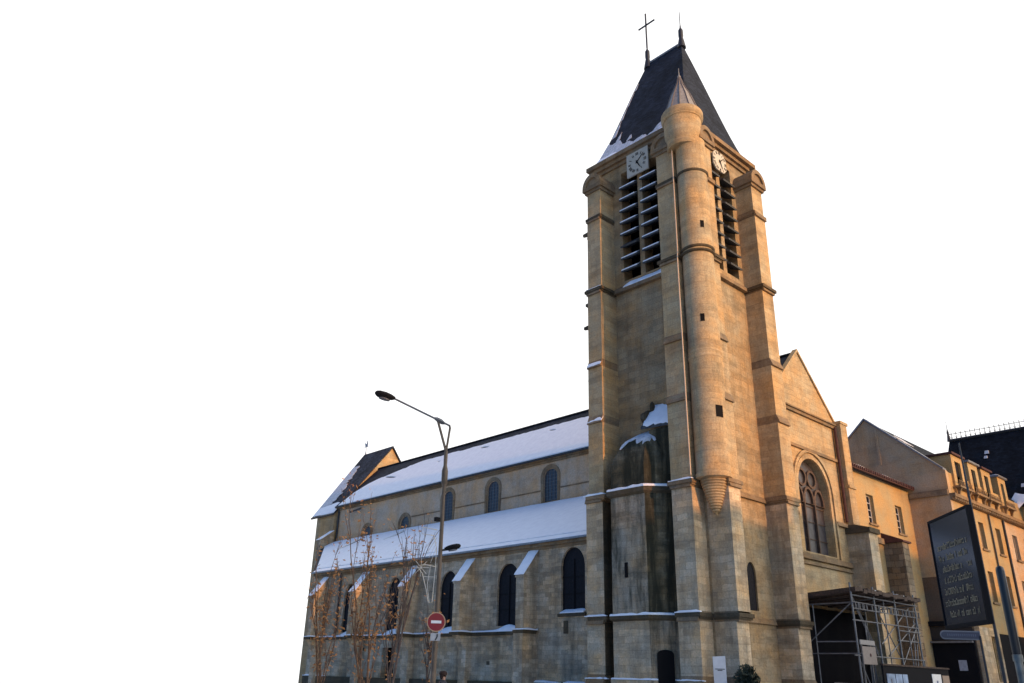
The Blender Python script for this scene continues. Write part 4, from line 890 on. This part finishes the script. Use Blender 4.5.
# ------------------------------------------------------------------ scaffold porch in front of the portal
sc = empty('scaffold_porch', (11.5, -2.2, 0), 'steel scaffold porch with dark board roof in front of the church portal', 'scaffolding')
def deck():
    mb = MB()
    for i in range(18):
        x = 7.6+i*.48; z = 6.62+.05*math.sin(i*2.3); mb.hexa([(x, -4.2, z-.12), (x+.47, -4.2, z-.12), (x+.47, -.1, z-.45), (x, -.1, z-.45)], [(x, -4.2+random.uniform(-.06, .06), z+.10), (x+.47, -4.2, z+.10), (x+.47, -.1, z-.17), (x, -.1, z-.17)])
    return mb
dk = build('roof_deck', deck(), 'wood', sc)
for a, b in ((9.6, 11.0), (13.0, 14.2)): build('snow', lumpy(a, b, -4.1, -3.5, lambda x, y: 6.73+(y+4.2)*-.066, .07, seed=a), 'snow', dk)
for x, y in ((7.65, -3.9), (10.4, -3.9), (13.1, -3.9), (15.9, -3.9), (7.65, -.5), (15.9, -.8)):
    mb = MB(); mb.tube([(x, y, 0), (x, y, 6.95 if y < -3 else 6.2)], .055, 8); build('upright_tube', mb, 'steel', sc)
TB = [((7.5, -3.9, 5.0), (16, -3.9, 5.0)), ((7.2, -3.9, 3.2), (16.2, -3.9, 3.2)), ((7.65, -4.1, 5.9), (7.65, -.2, 5.9)), ((7.65, -4.1, 3.3), (7.65, -.2, 3.3)), ((7.0, -.3, 6.5), (9, -.3, 6.5)),
      ((7.65, -3.85, 5.9), (7.65, -1.2, 3.9)), ((7.9, -3.8, 6.3), (10.3, -3.8, 3.4)), ((8.3, -3.8, 5.6), (10.3, -3.8, 3.2)), ((10.9, -3.8, 3.9), (15.2, -3.8, 6.1)), ((11.6, -3.8, 3.3), (15.9, -3.8, 5.3)),
      ((14.9, -3.75, 1.8), (16.0, -3.75, 6.2)), ((15.25, -3.75, 1.8), (16.35, -3.75, 6.2)), ((7.8, -3.8, 3.2), (9.2, -3.8, 1.2)), ((12.9, -3.85, 4.2), (16.2, -3.85, 4.2)), ((13.2, -3.9, 4.75), (16.2, -3.9, 4.75)), ((16.6, -3.6, .5), (16.9, -3.6, 3.2)), ((7.65, -3.95, 6.3), (16.1, -3.95, 6.3)), ((10.4, -3.9, 6.3), (10.4, -.4, 6.1)), ((13.1, -3.9, 6.3), (13.1, -.4, 6.1)), ((15.9, -3.9, 6.3), (15.9, -.6, 6.1)), ((10.45, -3.8, 6.2), (13.0, -3.8, 3.4)), ((13.15, -3.85, 2.8), (15.8, -3.85, 5.0)), ((9.0, -3.85, 0), (9.0, -3.85, 5.0)), ((11.7, -3.85, 0), (11.7, -3.85, 6.3)), ((7.3, -1.8, 3.9), (7.7, -3.9, 3.9)), ((7.65, -1.6, 0), (7.65, -1.6, 5.9)), ((14.5, -3.9, 2.0), (14.5, -3.9, 5.6))]
for a, b in TB:
    mb = MB(); mb.tube([a, b], .036, 6); build('brace_tube', mb, 'steel', sc)
mb = MB()
mb.tube([(7.66, -3.9, 5.95), (16.1, -3.9, 5.95)], .03, 6); mb.tube([(7.66, -3.9, 5.61), (16.1, -3.9, 5.61)], .03, 6)
for i in range(17):
    x = 8.0+i*.5
    if i % 4 != 3: mb.box(x, x+.05, -3.93, -3.87, 5.62, 5.93); mb.box(x+.35, x+.4, -3.93, -3.87, 5.62, 5.93)
build('lattice_beam', mb, 'steel', sc)
for k in range(8):
    mb = MB(); x = 15.0+k*.13; z = 2.2+k*.52; mb.tube([(x, -3.75, z), (x+.35, -3.75, z)], .02, 5); build('ladder_rung', mb, 'steel', sc)
# hoarding below
hd = empty('hoarding', (11.8, -4.4, 0), 'dark site hoarding with pasted posters below the scaffold porch', 'hoarding')
mb = MB(); mb.box(9.0, 17.9, -4.5, -4.4, 0, 2.75); build('board', mb, 'black', hd)
mb = MB(); mb.box(8.95, 18.0, -4.56, -4.36, 2.752, 2.84); build('top_rail', mb, 'wood', hd)
mb = MB(); mb.box(9.3, 11.9, -4.53, -4.504, .8, 2.35); mb.cur = 1
for i in range(5): mb.box(9.35+i*.1, 9.42+i*.1, -4.537, -4.531, 1.0+i*.2, 1.2+i*.22)
mb.cur = 2; mb.box(10.3, 10.36, -4.537, -4.531, .8, 2.35); mb.box(11.2, 11.26, -4.537, -4.531, .8, 2.35)
build('blue_poster', mb, [simple('pale_blue_paper', (.20, .27, .38), rough=.7, vary=.5, scale=1.6), 'wood', 'black'], hd)
mb = MB(); mb.box(15.3, 16.6, -4.53, -4.504, .6, 2.45); mb.cur = 1
mb.box(15.78, 16.12, -4.537, -4.531, 1.2, 1.7); mb.box(15.7, 16.2, -4.537, -4.531, 1.75, 1.82); mb.box(15.84, 16.06, -4.537, -4.531, 1.85, 2.1)
build('white_poster', mb, ['white', simple('poster_ink', (.12, .15, .24), rough=.6)], hd)
mb = MB(); mb.box(16.8, 17.8, -4.53, -4.504, .6, 2.4); mb.cur = 1; mb.box(17.0, 17.6, -4.537, -4.531, .6, 1.9); build('brown_poster', mb, [simple('kraft', (.30, .22, .16), rough=.8), simple('kraft_dark', (.12, .07, .05), rough=.8)], hd)
np_ = empty('notice_panel', (9.6, -3.2, 0), 'whitish site notice panel with dark round emblem under the scaffold roof', 'notice board')
mb = MB(); mb.box(7.9, 9.5, -4.02, -3.97, 2.78, 3.68); mb.cur = 1
mb.slab([(8.8+.09*math.cos(k*math.pi/6), 3.25+.09*math.sin(k*math.pi/6)) for k in range(12)], [], fy(-4.035), .013); build('panel', mb, [simple('pale_board', (.22, .19, .17), rough=.7, vary=.1), 'gutter'], np_)
mb = MB(); mb.box(7.75, 9.5, -4.02, -3.97, 3.76, 4.0); build('header_board', mb, simple('grey_board', (.26, .25, .24), rough=.7, vary=.15), np_)
mb = MB(); mb.box(7.95, 8.01, -3.97, -3.9, 0, 3.95); mb.box(9.3, 9.36, -3.97, -3.9, 0, 3.95); build('post', mb, 'steel', np_)
# black sheet added to stand in for the deep shade inside the porch
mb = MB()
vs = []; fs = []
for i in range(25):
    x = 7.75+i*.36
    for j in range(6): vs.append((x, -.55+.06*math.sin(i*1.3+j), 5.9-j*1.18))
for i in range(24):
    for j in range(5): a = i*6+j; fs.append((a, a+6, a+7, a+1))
mb.add(vs, fs, True); tp = build('shade_sheet', mb, simple('shade_black', (.006, .006, .008), rough=.9, spec=.05, bump=.5, scale=2), None)
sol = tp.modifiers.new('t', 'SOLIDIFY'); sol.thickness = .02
tag(tp, 'added black sheet standing in for the deep shade across the church portal', 'shade_sheet')
# crowd barrier
bar = empty('crowd_barrier', (6.2, -4.2, 0), 'grey steel crowd barrier left of the scaffold porch', 'barrier')
mb = MB()
mb.tube([(3.2, -4.6, .1), (3.2, -4.6, 1.78), (8.6, -4.6, 1.74), (8.6, -4.6, .1)], .035, 6); build('rail', mb, 'steel', bar)
mb = MB()
for i in range(22): mb.tube([(3.4+i*.24, -4.6, .3), (3.4+i*.24, -4.6, 1.74)], .012, 5)
build('bar', mb, 'steel', bar)

# ------------------------------------------------------------------ white plaque and shrub by the tower
pl = empty('information_stele', (-1.9, -1.2, 0), 'white standing information stele at the foot of the tower corner', 'sign')
a = Vector((-1.78, -1.08, 0)); b = Vector((-1.38, -1.51, 0)); dn = Vector((-.7, -.7, 0))*.05
mb = MB(); mb.hexa([a-dn, b-dn, b+dn, a+dn], [(a-dn)+Vector((0, 0, 2.82)), (b-dn)+Vector((0, 0, 2.86)), (b+dn)+Vector((0, 0, 2.86)), (a+dn)+Vector((0, 0, 2.82))]); build('panel', mb, simple('stele_white', (.52, .53, .55), rough=.5, vary=.12, scale=2), pl)
mb = MB(); c1_ = a.lerp(b, .15)+dn*1.25; c2_ = a.lerp(b, .85)+dn*1.25
for z, t0, t1 in ((2.25, .12, .9), (2.19, .3, .7)):
    p, q = a.lerp(b, t0)+dn*1.03, a.lerp(b, t1)+dn*1.03; mb.hexa([p+Vector((0, 0, z)), q+Vector((0, 0, z)), q+dn*.1+Vector((0, 0, z)), p+dn*.1+Vector((0, 0, z))], [p+Vector((0, 0, z+.035)), q+Vector((0, 0, z+.035)), q+dn*.1+Vector((0, 0, z+.035)), p+dn*.1+Vector((0, 0, z+.035))])
build('lettering', mb, 'iron', pl)
def leafball(cx, cy, cz, rx_, rz_, n, s, seed):
    rnd = random.Random(seed); mb = MB()
    for _ in range(n):
        v = Vector((rnd.gauss(0, 1), rnd.gauss(0, 1), rnd.gauss(0, 1))).normalized()*(rnd.random()**.35)
        k = 1+.25*noise.noise(v*2+Vector((seed, 0, 0))); p = Vector((cx+v.x*rx_*k, cy+v.y*rx_*k, cz+v.z*rz_*k))
        d = Vector((rnd.gauss(0, 1), rnd.gauss(0, 1), rnd.gauss(0, 1)+.6)).normalized()*s; e = d.orthogonal().normalized()*s*.35
        mb.add([p-d*.5, p+e, p+d*.6, p-e], [(0, 1, 2, 3)])
    return mb
sh = empty('evergreen_shrub', (-.95, -2.3, 0), 'small dark evergreen shrub at the foot of the church tower', 'shrub')
mb = leafball(-.95, -2.35, 1.5, .62, .95, 2600, .16, 3)
for _ in range(60):
    t = random.random()*2*math.pi; r = random.random()*.45; mb.tube([(-.95, -2.35, 1.7), (-.95+r*math.cos(t), -2.35+r*math.sin(t), 2.25+random.random()*.35*(1-r))], .012, 4)
build('foliage', mb, simple('dark_conifer', (.030, .040, .022), rough=.8, vary=.4, scale=14), sh)
mb = MB(); mb.tube([(-.95, -2.35, 0), (-.95, -2.35, 1.3)], .05, 6); build('trunk', mb, 'wood', sh)

# ------------------------------------------------------------------ street lamp
LP = Vector((-24.48, -8.46, 0))
lp = empty('street_lamp', LP, 'tall brown street lamp with forked top and long arm before the aisle', 'street lamp')
mb = MB(); x, y = LP.x, LP.y
mb.lathe(x, y, [(.11, 0), (.10, .9), (.07, 1.0), (.058, 3.0), (.052, 5.0), (.046, 6.15), (.05, 6.2), (.08, 6.3), (.083, 6.6), (.048, 6.75), (.052, 7.0), (.045, 7.15)], 12); build('pole', mb, 'rust', lp)
dr = Vector((-1.45, 1.15, 0)).normalized()   # arm direction
top = Vector((x, y, 7.12))
mb = MB(); mb.tube([top, top+dr*.26+Vector((0, 0, .82))], .035, 6); mb.tube([top, top-dr*.07+Vector((0, 0, .66)), top-dr*.05+Vector((0, 0, .73))], .03, 6); build('fork', mb, 'rust', lp)
A = top-dr*.06+Vector((0, 0, .72)); B = top+dr*1.5+Vector((0, 0, 1.42))
mb = MB(); mb.tube([A, A.lerp(B, .3), B], .028, 6); mb.loft([[Vector(A.lerp(B, t))+Vector((0, 0, r*c[1]))+Vector((dr.y, -dr.x, 0))*r*c[0] for c in ((1, 0), (0, 1), (-1, 0), (0, -1))] for t, r in ((.08, .03), (.14, .075), (.22, .07), (.28, .03))]); build('arm', mb, 'steel', lp)
def luminaire(P, d, s, name):
    mb = MB(); sd_ = Vector((d.y, -d.x, 0)).normalized(); rings_ = []
    for t, r, h in ((0, .05, .04), (.12, .13, .09), (.3, .19, .12), (.5, .19, .12), (.62, .13, .09), (.68, .04, .03)):
        rings_.append([P+d*t*s+sd_*r*s*math.cos(2*math.pi*k/12)+Vector((0, 0, h*s*math.sin(2*math.pi*k/12))) for k in range(12)])
    mb.loft(rings_, True, True); h = build(name, mb, 'black', lp)
    mb = MB(); rr = [[P+d*(.36+.18*math.cos(2*math.pi*k/12))*s+sd_*.12*s*math.sin(2*math.pi*k/12)+Vector((0, 0, z*s)) for k in range(12)] for z in (-.10, -.14)]
    mb.loft(rr, True, True); build('lens', mb, 'lead', h)
luminaire(B-dr*.05, (dr+Vector((0, 0, .22))).normalized(), .85, 'luminaire')
d2_ = Vector((.73, -.68, .2)).normalized(); mb = MB(); mb.tube([Vector((x, y, 4.55)), Vector((x, y, 4.55))+d2_*.18], .03, 6); build('bracket', mb, 'iron', lp)
luminaire(Vector((x, y, 4.58))+d2_*.1, d2_, .62, 'side_luminaire')
mb = MB(); mb.box(x-.17, x-.05, y+.02, y+.12, 5.28, 5.38); build('junction_box', mb, 'black', lp)
# no entry sign
ns = empty('road_sign', (x-.0, y-.14, 0), 'round red no-entry sign with white bar on the lamp pole', 'road sign')
vf = Vector((-.62, -.78, 0)).normalized(); vr = Vector((vf.y, -vf.x, 0)); 
if vr.dot(Rv) < 0: vr = -vr
SC = Vector((x, y, 2.83))+vf*.14
def disc(r, off, t, mt, name, par, shape=None):
    mb = MB(); pts = shape or [(r*math.cos(2*math.pi*k/32), r*math.sin(2*math.pi*k/32)) for k in range(32)]
    mb.slab(pts, [], lambda u, w_, d: tuple(SC+vr*u+Vector((0, 0, w_))+vf*(off-d)), t); return build(name, mb, mt, par)
disc(.228, 0, .02, simple('sign_edge', (.45, .28, .17), rough=.5), 'rim', ns); disc(.205, .004, .003, 'red', 'disc', ns)
disc(0, .008, .003, 'white', 'white_bar', ns, [(-.125, -.032), (.125, -.032), (.125, .032), (-.125, .032)])
disc(0, .0, .01, simple('grey_plate', (.36, .36, .37), rough=.6, vary=.2), 'plate', ns, [(-.12, -.43), (.12, -.43), (.12, -.255), (-.12, -.255)])
disc(0, .004, .003, 'iron', 'arrow', ns, [(-.02, -.42), (.02, -.42), (.06, -.33), (.05, -.27), (.03, -.27), (.02, -.34)])
mb = MB(); mb.tube([SC-vf*.02, SC-vf*.10], .02, 6); mb.tube([SC-vf*.02+Vector((0, 0, -.33)), SC-vf*.10+Vector((0, 0, -.33))], .02, 6); build('clamp', mb, 'steel', ns)
# christmas light ornament on the pole
xo = empty('christmas_light', (x-.3, y+.2, 4.3), 'wire Christmas star ornament with small bulbs fixed to the street lamp pole', 'light decoration')
ol_ = Vector((x, y, 0))-vr*.08
def OP(u, w_): p = ol_-vr*u; return (p.x, p.y, w_)
mb = MB()
frame_ = [(.02, 5.06), (.38, 5.12), (.40, 4.95), (.1, 4.92), (.02, 4.6), (.02, 4.15), (.05, 3.3), (.14, 3.28), (.22, 3.6), (.34, 3.98), (.48, 4.15), (.30, 4.2), (.02, 4.15)]
mb.tube([OP(*p) for p in frame_], .009, 5)
for k in range(8):
    a = k*math.pi/4; mb.tube([OP(.38, 4.12), OP(.38+.2*math.cos(a), 4.12+.22*math.sin(a))], .006, 4)
for k in range(4): mb.tube([OP(.02, 5.0-.12*k), OP(.3-.05*k, 4.6-.12*k)], .006, 4)
mb.tube([OP(.15, 4.15), OP(.2, 3.7), OP(.12, 3.3)], .008, 4); mb.tube([OP(.02, 3.9), OP(.3, 3.9)], .006, 4)
build('wire_frame', mb, simple('tinsel_wire', (.62, .56, .48), rough=.5), xo)
mb = MB(); rnd = random.Random(4)
for i in range(len(frame_)-1):
    a, b = Vector(frame_[i]), Vector(frame_[i+1])
    for k in range(max(2, int((b-a).length/.09))):
        p = a.lerp(b, rnd.random()); q = OP(p.x, p.y); mb.lathe(q[0], q[1], [(.001, q[2]-.014), (.014, q[2]), (.001, q[2]+.014)], 6)
build('bulb', mb, simple('bulb_glass', (.8, .6, .3), rough=.3), xo)['kind'] = 'stuff'

# ------------------------------------------------------------------ person (skin figure)
def person(px_, py_, face, H=1.74):
    root = empty('person', (px_, py_, 0), 'pedestrian in dark coat and brown fur hat walking before the church', 'person')
    me = bpy.data.meshes.new('body'); s = H/1.75
    J = {'pel': (0, 0, .95), 'ch': (0, 0, 1.25), 'nk': (.01, 0, 1.46), 'hd': (.02, 0, 1.56), 'ht': (.02, 0, 1.68), 'sl': (0, .18, 1.40), 'sr': (0, -.18, 1.40), 'el': (-.05, .23, 1.12), 'er': (.06, -.23, 1.12), 'wl': (.04, .22, .88), 'wr': (.16, -.2, .9), 'fl': (.07, .21, .80), 'fr': (.2, -.19, .83),
         'hl': (0, .09, .9), 'hr': (0, -.09, .9), 'kl': (.12, .10, .5), 'kr': (-.04, -.1, .5), 'al': (.16, .1, .09), 'ar': (-.25, -.1, .13), 'tl': (.33, .1, .04), 'tr': (-.12, -.1, .05)}
    Rr = {'pel': .15, 'ch': .17, 'nk': .06, 'hd': .09, 'ht': .075, 'sl': .085, 'sr': .085, 'el': .055, 'er': .055, 'wl': .038, 'wr': .038, 'fl': .035, 'fr': .035, 'hl': .10, 'hr': .10, 'kl': .07, 'kr': .07, 'al': .05, 'ar': .05, 'tl': .04, 'tr': .04}
    E_ = [('pel', 'ch'), ('ch', 'nk'), ('nk', 'hd'), ('hd', 'ht'), ('ch', 'sl'), ('ch', 'sr'), ('sl', 'el'), ('el', 'wl'), ('wl', 'fl'), ('sr', 'er'), ('er', 'wr'), ('wr', 'fr'), ('pel', 'hl'), ('pel', 'hr'), ('hl', 'kl'), ('kl', 'al'), ('al', 'tl'), ('hr', 'kr'), ('kr', 'ar'), ('ar', 'tr')]
    ks = list(J); me.from_pydata([Vector(J[k])*s for k in ks], [(ks.index(a), ks.index(b)) for a, b in E_], [])
    o = bpy.data.objects.new('body', me); COL.objects.link(o); o.parent = root; o.rotation_euler.z = face
    mod = o.modifiers.new('skin', 'SKIN'); sub = o.modifiers.new('sub', 'SUBSURF'); sub.levels = 2; sub.render_levels = 2
    for i, k in enumerate(ks): me.skin_vertices[0].data[i].radius = (Rr[k]*s, Rr[k]*s); me.skin_vertices[0].data[i].use_root = (k == 'pel')
    me.materials.append(simple('skin', (.40, .22, .15), rough=.6))
    def rot(v): c, q = math.cos(face), math.sin(face); return (px_+v[0]*c-v[1]*q, py_+v[0]*q+v[1]*c, v[2])
    def ring(cx, cz, rx_, ry_, n=16, cy=0): return [rot((cx+rx_*math.cos(2*math.pi*k/n), cy+ry_*math.sin(2*math.pi*k/n), cz)) for k in range(n)]
    mb = MB(); mb.loft([ring(0, .62, .24, .25), ring(0, .95, .2, .23), ring(0, 1.2, .19, .24), ring(0, 1.38, .16, .25), ring(0, 1.46, .11, .14), ring(0, 1.5, .09, .09)], True, True)
    for sgn, ex, wx, wz in ((1, -.05, .04, .9), (-1, .06, .16, .92)): mb.tube([rot((0, .18*sgn, 1.41)), rot((ex, .24*sgn, 1.12)), rot((wx, .22*sgn, wz))], .085, 10, .06)
    build('coat', mb, simple('dark_coat', (.03, .03, .04), rough=.9), root)
    mb = MB(); mb.loft([ring(.02, 1.655, .135, .125), ring(.0, 1.68, .15, .14), ring(.0, 1.74, .15, .14), ring(.0, 1.79, .11, .10), ring(.0, 1.805, .04, .04)], True, True)
    for sgn in (1, -1): mb.loft([ring(-.02, 1.52, .04, .02, 8, .11*sgn), ring(-.01, 1.6, .07, .03, 8, .12*sgn), ring(0, 1.67, .08, .03, 8, .125*sgn)], True, True)
    build('fur_hat', mb, simple('brown_fur', (.035, .018, .013), rough=1, vary=.4, bump=1, scale=30), root)
    mb = MB(); mb.loft([[rot(p) for p in ((.10, -.015, 1.58), (.10, .015, 1.58), (.125, .012, 1.565), (.125, -.012, 1.565))], [rot(p) for p in ((.10, -.01, 1.62), (.10, .01, 1.62), (.104, .006, 1.62), (.104, -.006, 1.62))]])
    build('nose', mb, bpy.data.materials['skin'], root)
    mb = MB()
    for sgn in (1, -1): mb.lathe(*rot((.103, .035*sgn, 0))[:2], [(.001, 1.605), (.011, 1.613), (.001, 1.62)], 6)
    build('eye', mb, 'black', root)
    mb = MB()
    for k, (dx, ln) in enumerate(((0, .09), (.018, .1), (.036, .095), (.052, .075))):
        for sgn, wx, wz in ((1, .06, .83), (-1, .18, .85)): mb.tube([rot((wx+dx-.02, .215*sgn, wz)), rot((wx+dx, .215*sgn, wz-ln*.6)), rot((wx+dx-.01, .2*sgn, wz-ln))], .010, 5)
    for sgn, wx, wz in ((1, .06, .85), (-1, .18, .87)): mb.tube([rot((wx+.03, .215*sgn, wz)), rot((wx+.06, .2*sgn, wz-.04))], .011, 5)
    build('finger', mb, bpy.data.materials['skin'], root)
    mb = MB()
    for leg in (((0, .09, .92), (.12, .10, .5), (.16, .1, .1)), ((0, -.09, .92), (-.04, -.1, .5), (-.25, -.1, .14))): mb.tube([rot(p) for p in leg], .105, 10, .065)
    build('trousers', mb, simple('trousers', (.02, .022, .03), rough=.9), root)
person(-17.45, -.02, R(-60), 1.70)

# ------------------------------------------------------------------ trees with clinging brown leaves
leafm = simple('dry_brown_leaf', (.34, .15, .045), rough=.85, vary=.5, scale=11)
barkm = simple('reddish_bark', (.15, .08, .042), rough=.9, vary=.4, scale=9, bump=.4)
barkd = simple('dark_bark', (.09, .06, .045), rough=.9, vary=.4, scale=9, bump=.4)
def tree(px_, py_, H, seed, label, stems, spread, leafn, bark, lean=(0, 0)):
    rnd = random.Random(seed); root = empty('bare_tree', (px_, py_, 0), label, 'tree', 'slender winter trees before the church')
    tr = MB(); lf = MB(); tips = []
    def grow_(p, d, L_, r, lev):
        n_ = 4; pts = [p]; q = p.copy(); dd = d.copy()
        for i in range(n_): dd = (dd+Vector((rnd.gauss(0, .09), rnd.gauss(0, .09), .05))).normalized(); q = q+dd*L_/n_; pts.append(q.copy())
        tr.tube(pts, r, 5 if lev else 7, max(.004, r*.55))
        if lev >= 3: tips.append((q, dd)); return
        for k in range(rnd.randint(3, 4) if lev < 1 else 2):
            i = rnd.randint(1, n_); a = rnd.random()*2*math.pi; sp = rnd.uniform(.3, .75)*spread
            nd = (dd+Vector((math.cos(a)*sp, math.sin(a)*sp, rnd.uniform(.2, .6)))).normalized(); tips.append((pts[i], nd)); grow_(pts[i], nd, L_*rnd.uniform(.45, .7), r*.5, lev+1)
        grow_(q, dd, L_*.6, r*.55, lev+1)
    for s in range(stems):
        a = rnd.random()*6.28; st = Vector((px_+.1*math.cos(a)*(stems > 1), py_+.1*math.sin(a)*(stems > 1), 0))
        grow_(st, (Vector((rnd.gauss(0, .06)*spread+lean[0], rnd.gauss(0, .06)*spread+lean[1], 1))).normalized(), H*.48*rnd.uniform(.85, 1.05), .075 if stems < 2 else .05, 0)
    build('trunk', tr, bark, root)
    for _ in range(leafn):
        p, d = tips[rnd.randrange(len(tips))]; c = p+Vector((rnd.gauss(0, .10), rnd.gauss(0, .10), rnd.gauss(-.05, .16))); s = rnd.uniform(.05, .10)
        a = Vector((rnd.gauss(0, 1), rnd.gauss(0, 1), rnd.gauss(0, 1))).normalized()*s; b = a.orthogonal().normalized()*s*.5
        lf.add([c-a, c+b, c+a, c-b], [(0, 1, 2, 3)])
    build('crown', lf, leafm, root)
tree(-20.9, 2.36, 6.4, 11, 'leftmost slender young tree with a few brown leaves before the aisle', 2, .38, 450, barkm)
tree(-20.85, -.06, 7.6, 23, 'tallest slender tree with most brown leaves, before the small aisle door', 2, .40, 700, barkm)
tree(-22.2, -3.2, 6.0, 37, 'thin dark-stemmed tree leaning right toward the street lamp pole', 2, .40, 220, barkd, lean=(.04, -.05))
tree(-18.6, -.9, 4.6, 41, 'small thin tree with sparse leaves between tall tree and leaning one', 2, .45, 120, barkd)

# ------------------------------------------------------------------ right foreground: lit panel on mast, street-name sign, glossy column
pn = empty('advertising_panel', (-17.6, -18.3, 0), 'tall dark glass notice panel with rows of pale lettering on a mast', 'sign panel')
a = Vector((-18.30, -18.97, 0)); b = Vector((-16.72, -17.50, 0)); pd = (b-a).normalized(); pnm = Vector((-pd.y, pd.x, 0))
def PP(u, w_, d): p = a+pd*u-pnm*d; return (p.x, p.y, w_)
W_ = (b-a).length
mb = MB(); mb.slab([(.03, 2.88), (W_-.03, 2.88), (W_-.03, 5.32), (.03, 5.32)], [[(.09, 2.96), (W_-.07, 2.96), (W_-.07, 5.27), (.09, 5.27)]], lambda u, w_, d: PP(u, w_, d-.06), .11); build('frame', mb, 'black', pn)
mb = MB(); mb.slab([(.08, 2.95), (W_-.06, 2.95), (W_-.06, 5.28), (.08, 5.28)], [], lambda u, w_, d: PP(u, w_, d-.04), .05); build('glass', mb, simple('blue_black_glass', (.012, .017, .028), rough=.12, spec=.5, vary=.3, scale=1.2), pn)
mb = MB(); rnd = random.Random(9)
for r_ in range(7):
    z = 4.58-r_*.245; u = .30+rnd.uniform(0, .12); end = W_-.28-rnd.uniform(0, .2)
    while u < end:
        wl = rnd.uniform(.05, .085)
        if rnd.random() < .87:
            h = rnd.choice((.10, .10, .14)); 
            mb.slab([(u, z), (u+.018, z), (u+.018, z+h), (u, z+h)], [], lambda q, w_, d: PP(q, w_, d-.048), .004)
            if rnd.random() < .8: mb.slab([(u+.018, z+h*.8), (u+wl*.8, z+h*.8), (u+wl*.8, z+h), (u+.018, z+h)], [], lambda q, w_, d: PP(q, w_, d-.048), .004)
            if rnd.random() < .7: mb.slab([(u+.018, z), (u+wl*.8, z), (u+wl*.8, z+h*.2), (u+.018, z+h*.2)], [], lambda q, w_, d: PP(q, w_, d-.048), .004)
            if rnd.random() < .5: mb.slab([(u+wl*.6, z+h*.2), (u+wl*.8, z+h*.2), (u+wl*.8, z+h*.8), (u+wl*.6, z+h*.8)], [], lambda q, w_, d: PP(q, w_, d-.048), .004)
        u += wl
lt_ = build('lettering', mb, simple('pale_lettering', (.16, .14, .09), rough=.6, vary=.3), pn); lt_['kind'] = 'stuff'
mb = MB(); mb.tube([(a.x+.08, a.y+.0, 0), (a.x+.08, a.y+.0, 5.3), (a.x+.08, a.y+.0, 6.7)], .035, 8, .018); build('mast', mb, 'iron', pn)
st = empty('street_sign', (-10.2, -15.6, 0), 'small blue street sign with rounded end and white edge below the panel', 'street sign')
a2 = Vector((-9.15, -14.3, 0)); b2 = Vector((-10.75, -15.95, 0)); sd2 = (b2-a2).normalized(); sn2 = Vector((sd2.y, -sd2.x, 0)); 
if sn2.dot(Vector((-.8, -.6, 0))) < 0: sn2 = -sn2
a2 = C2 = Vector((-10.0, -14.82, 3.0)); e2 = Vector((.73, -.68, 0))
def SP(u, w_, d): p = a2+e2*u+Vector((-.68, -.73, 0))*(-d); return (p.x, p.y, 3.16+w_)
capd = lambda r, L_: [(L_, -r), (L_, r)]+[(r-r*math.sin(t*math.pi/8)+0, r*math.cos(t*math.pi/8)) for t in range(0, 9)]
mb = MB(); mb.slab(capd(.13, 1.22), [], SP, .03); build('plate', mb, simple('sign_edge_grey', (.10, .12, .16), rough=.5), st)
mb = MB(); mb.slab([(u*.96+.025, w_*.72) for u, w_ in capd(.13, 1.22)], [], lambda u, w_, d: SP(u, w_, d-.008), .006); build('blue_field', mb, simple('sign_blue', (.010, .022, .06), rough=.4), st)
mb = MB()
for i in range(14): mb.slab([(.2+i*.065, -.03), (.235+i*.065, -.03), (.235+i*.065, .035), (.2+i*.065, .035)], [], lambda u, w_, d: SP(u, w_, d-.012), .003)
build('lettering', mb, simple('sign_letter', (.05, .07, .13), rough=.5), st)['kind'] = 'stuff'
mb = MB(); q = SP(1.2, 0, 0); mb.tube([(q[0], q[1], 0), (q[0], q[1], 3.15)], .035, 8); build('post', mb, 'iron', st)
gc = empty('glossy_column', (-22.1, -20.4, 0), 'slim glossy dark blue column standing at the right edge', 'column')
mb = MB(); mb.lathe(-22.04, -20.43, [(.06, 2.15), (.066, 2.2), (.066, 3.45), (.06, 3.5), (.03, 3.53)], 24); build('glass_tube', mb, simple('glossy_blue_black', (.016, .018, .024), rough=.28, spec=.4, metal=.0), gc)
mb = MB(); mb.lathe(-22.04, -20.43, [(.075, 2.05), (.075, 2.15), (.05, 2.16)], 24); mb.lathe(-22.04, -20.43, [(.065, 0), (.06, 2.05)], 24); build('base', mb, simple('grey_metal_base', (.14, .15, .15), rough=.4, metal=.5, vary=.3), gc)
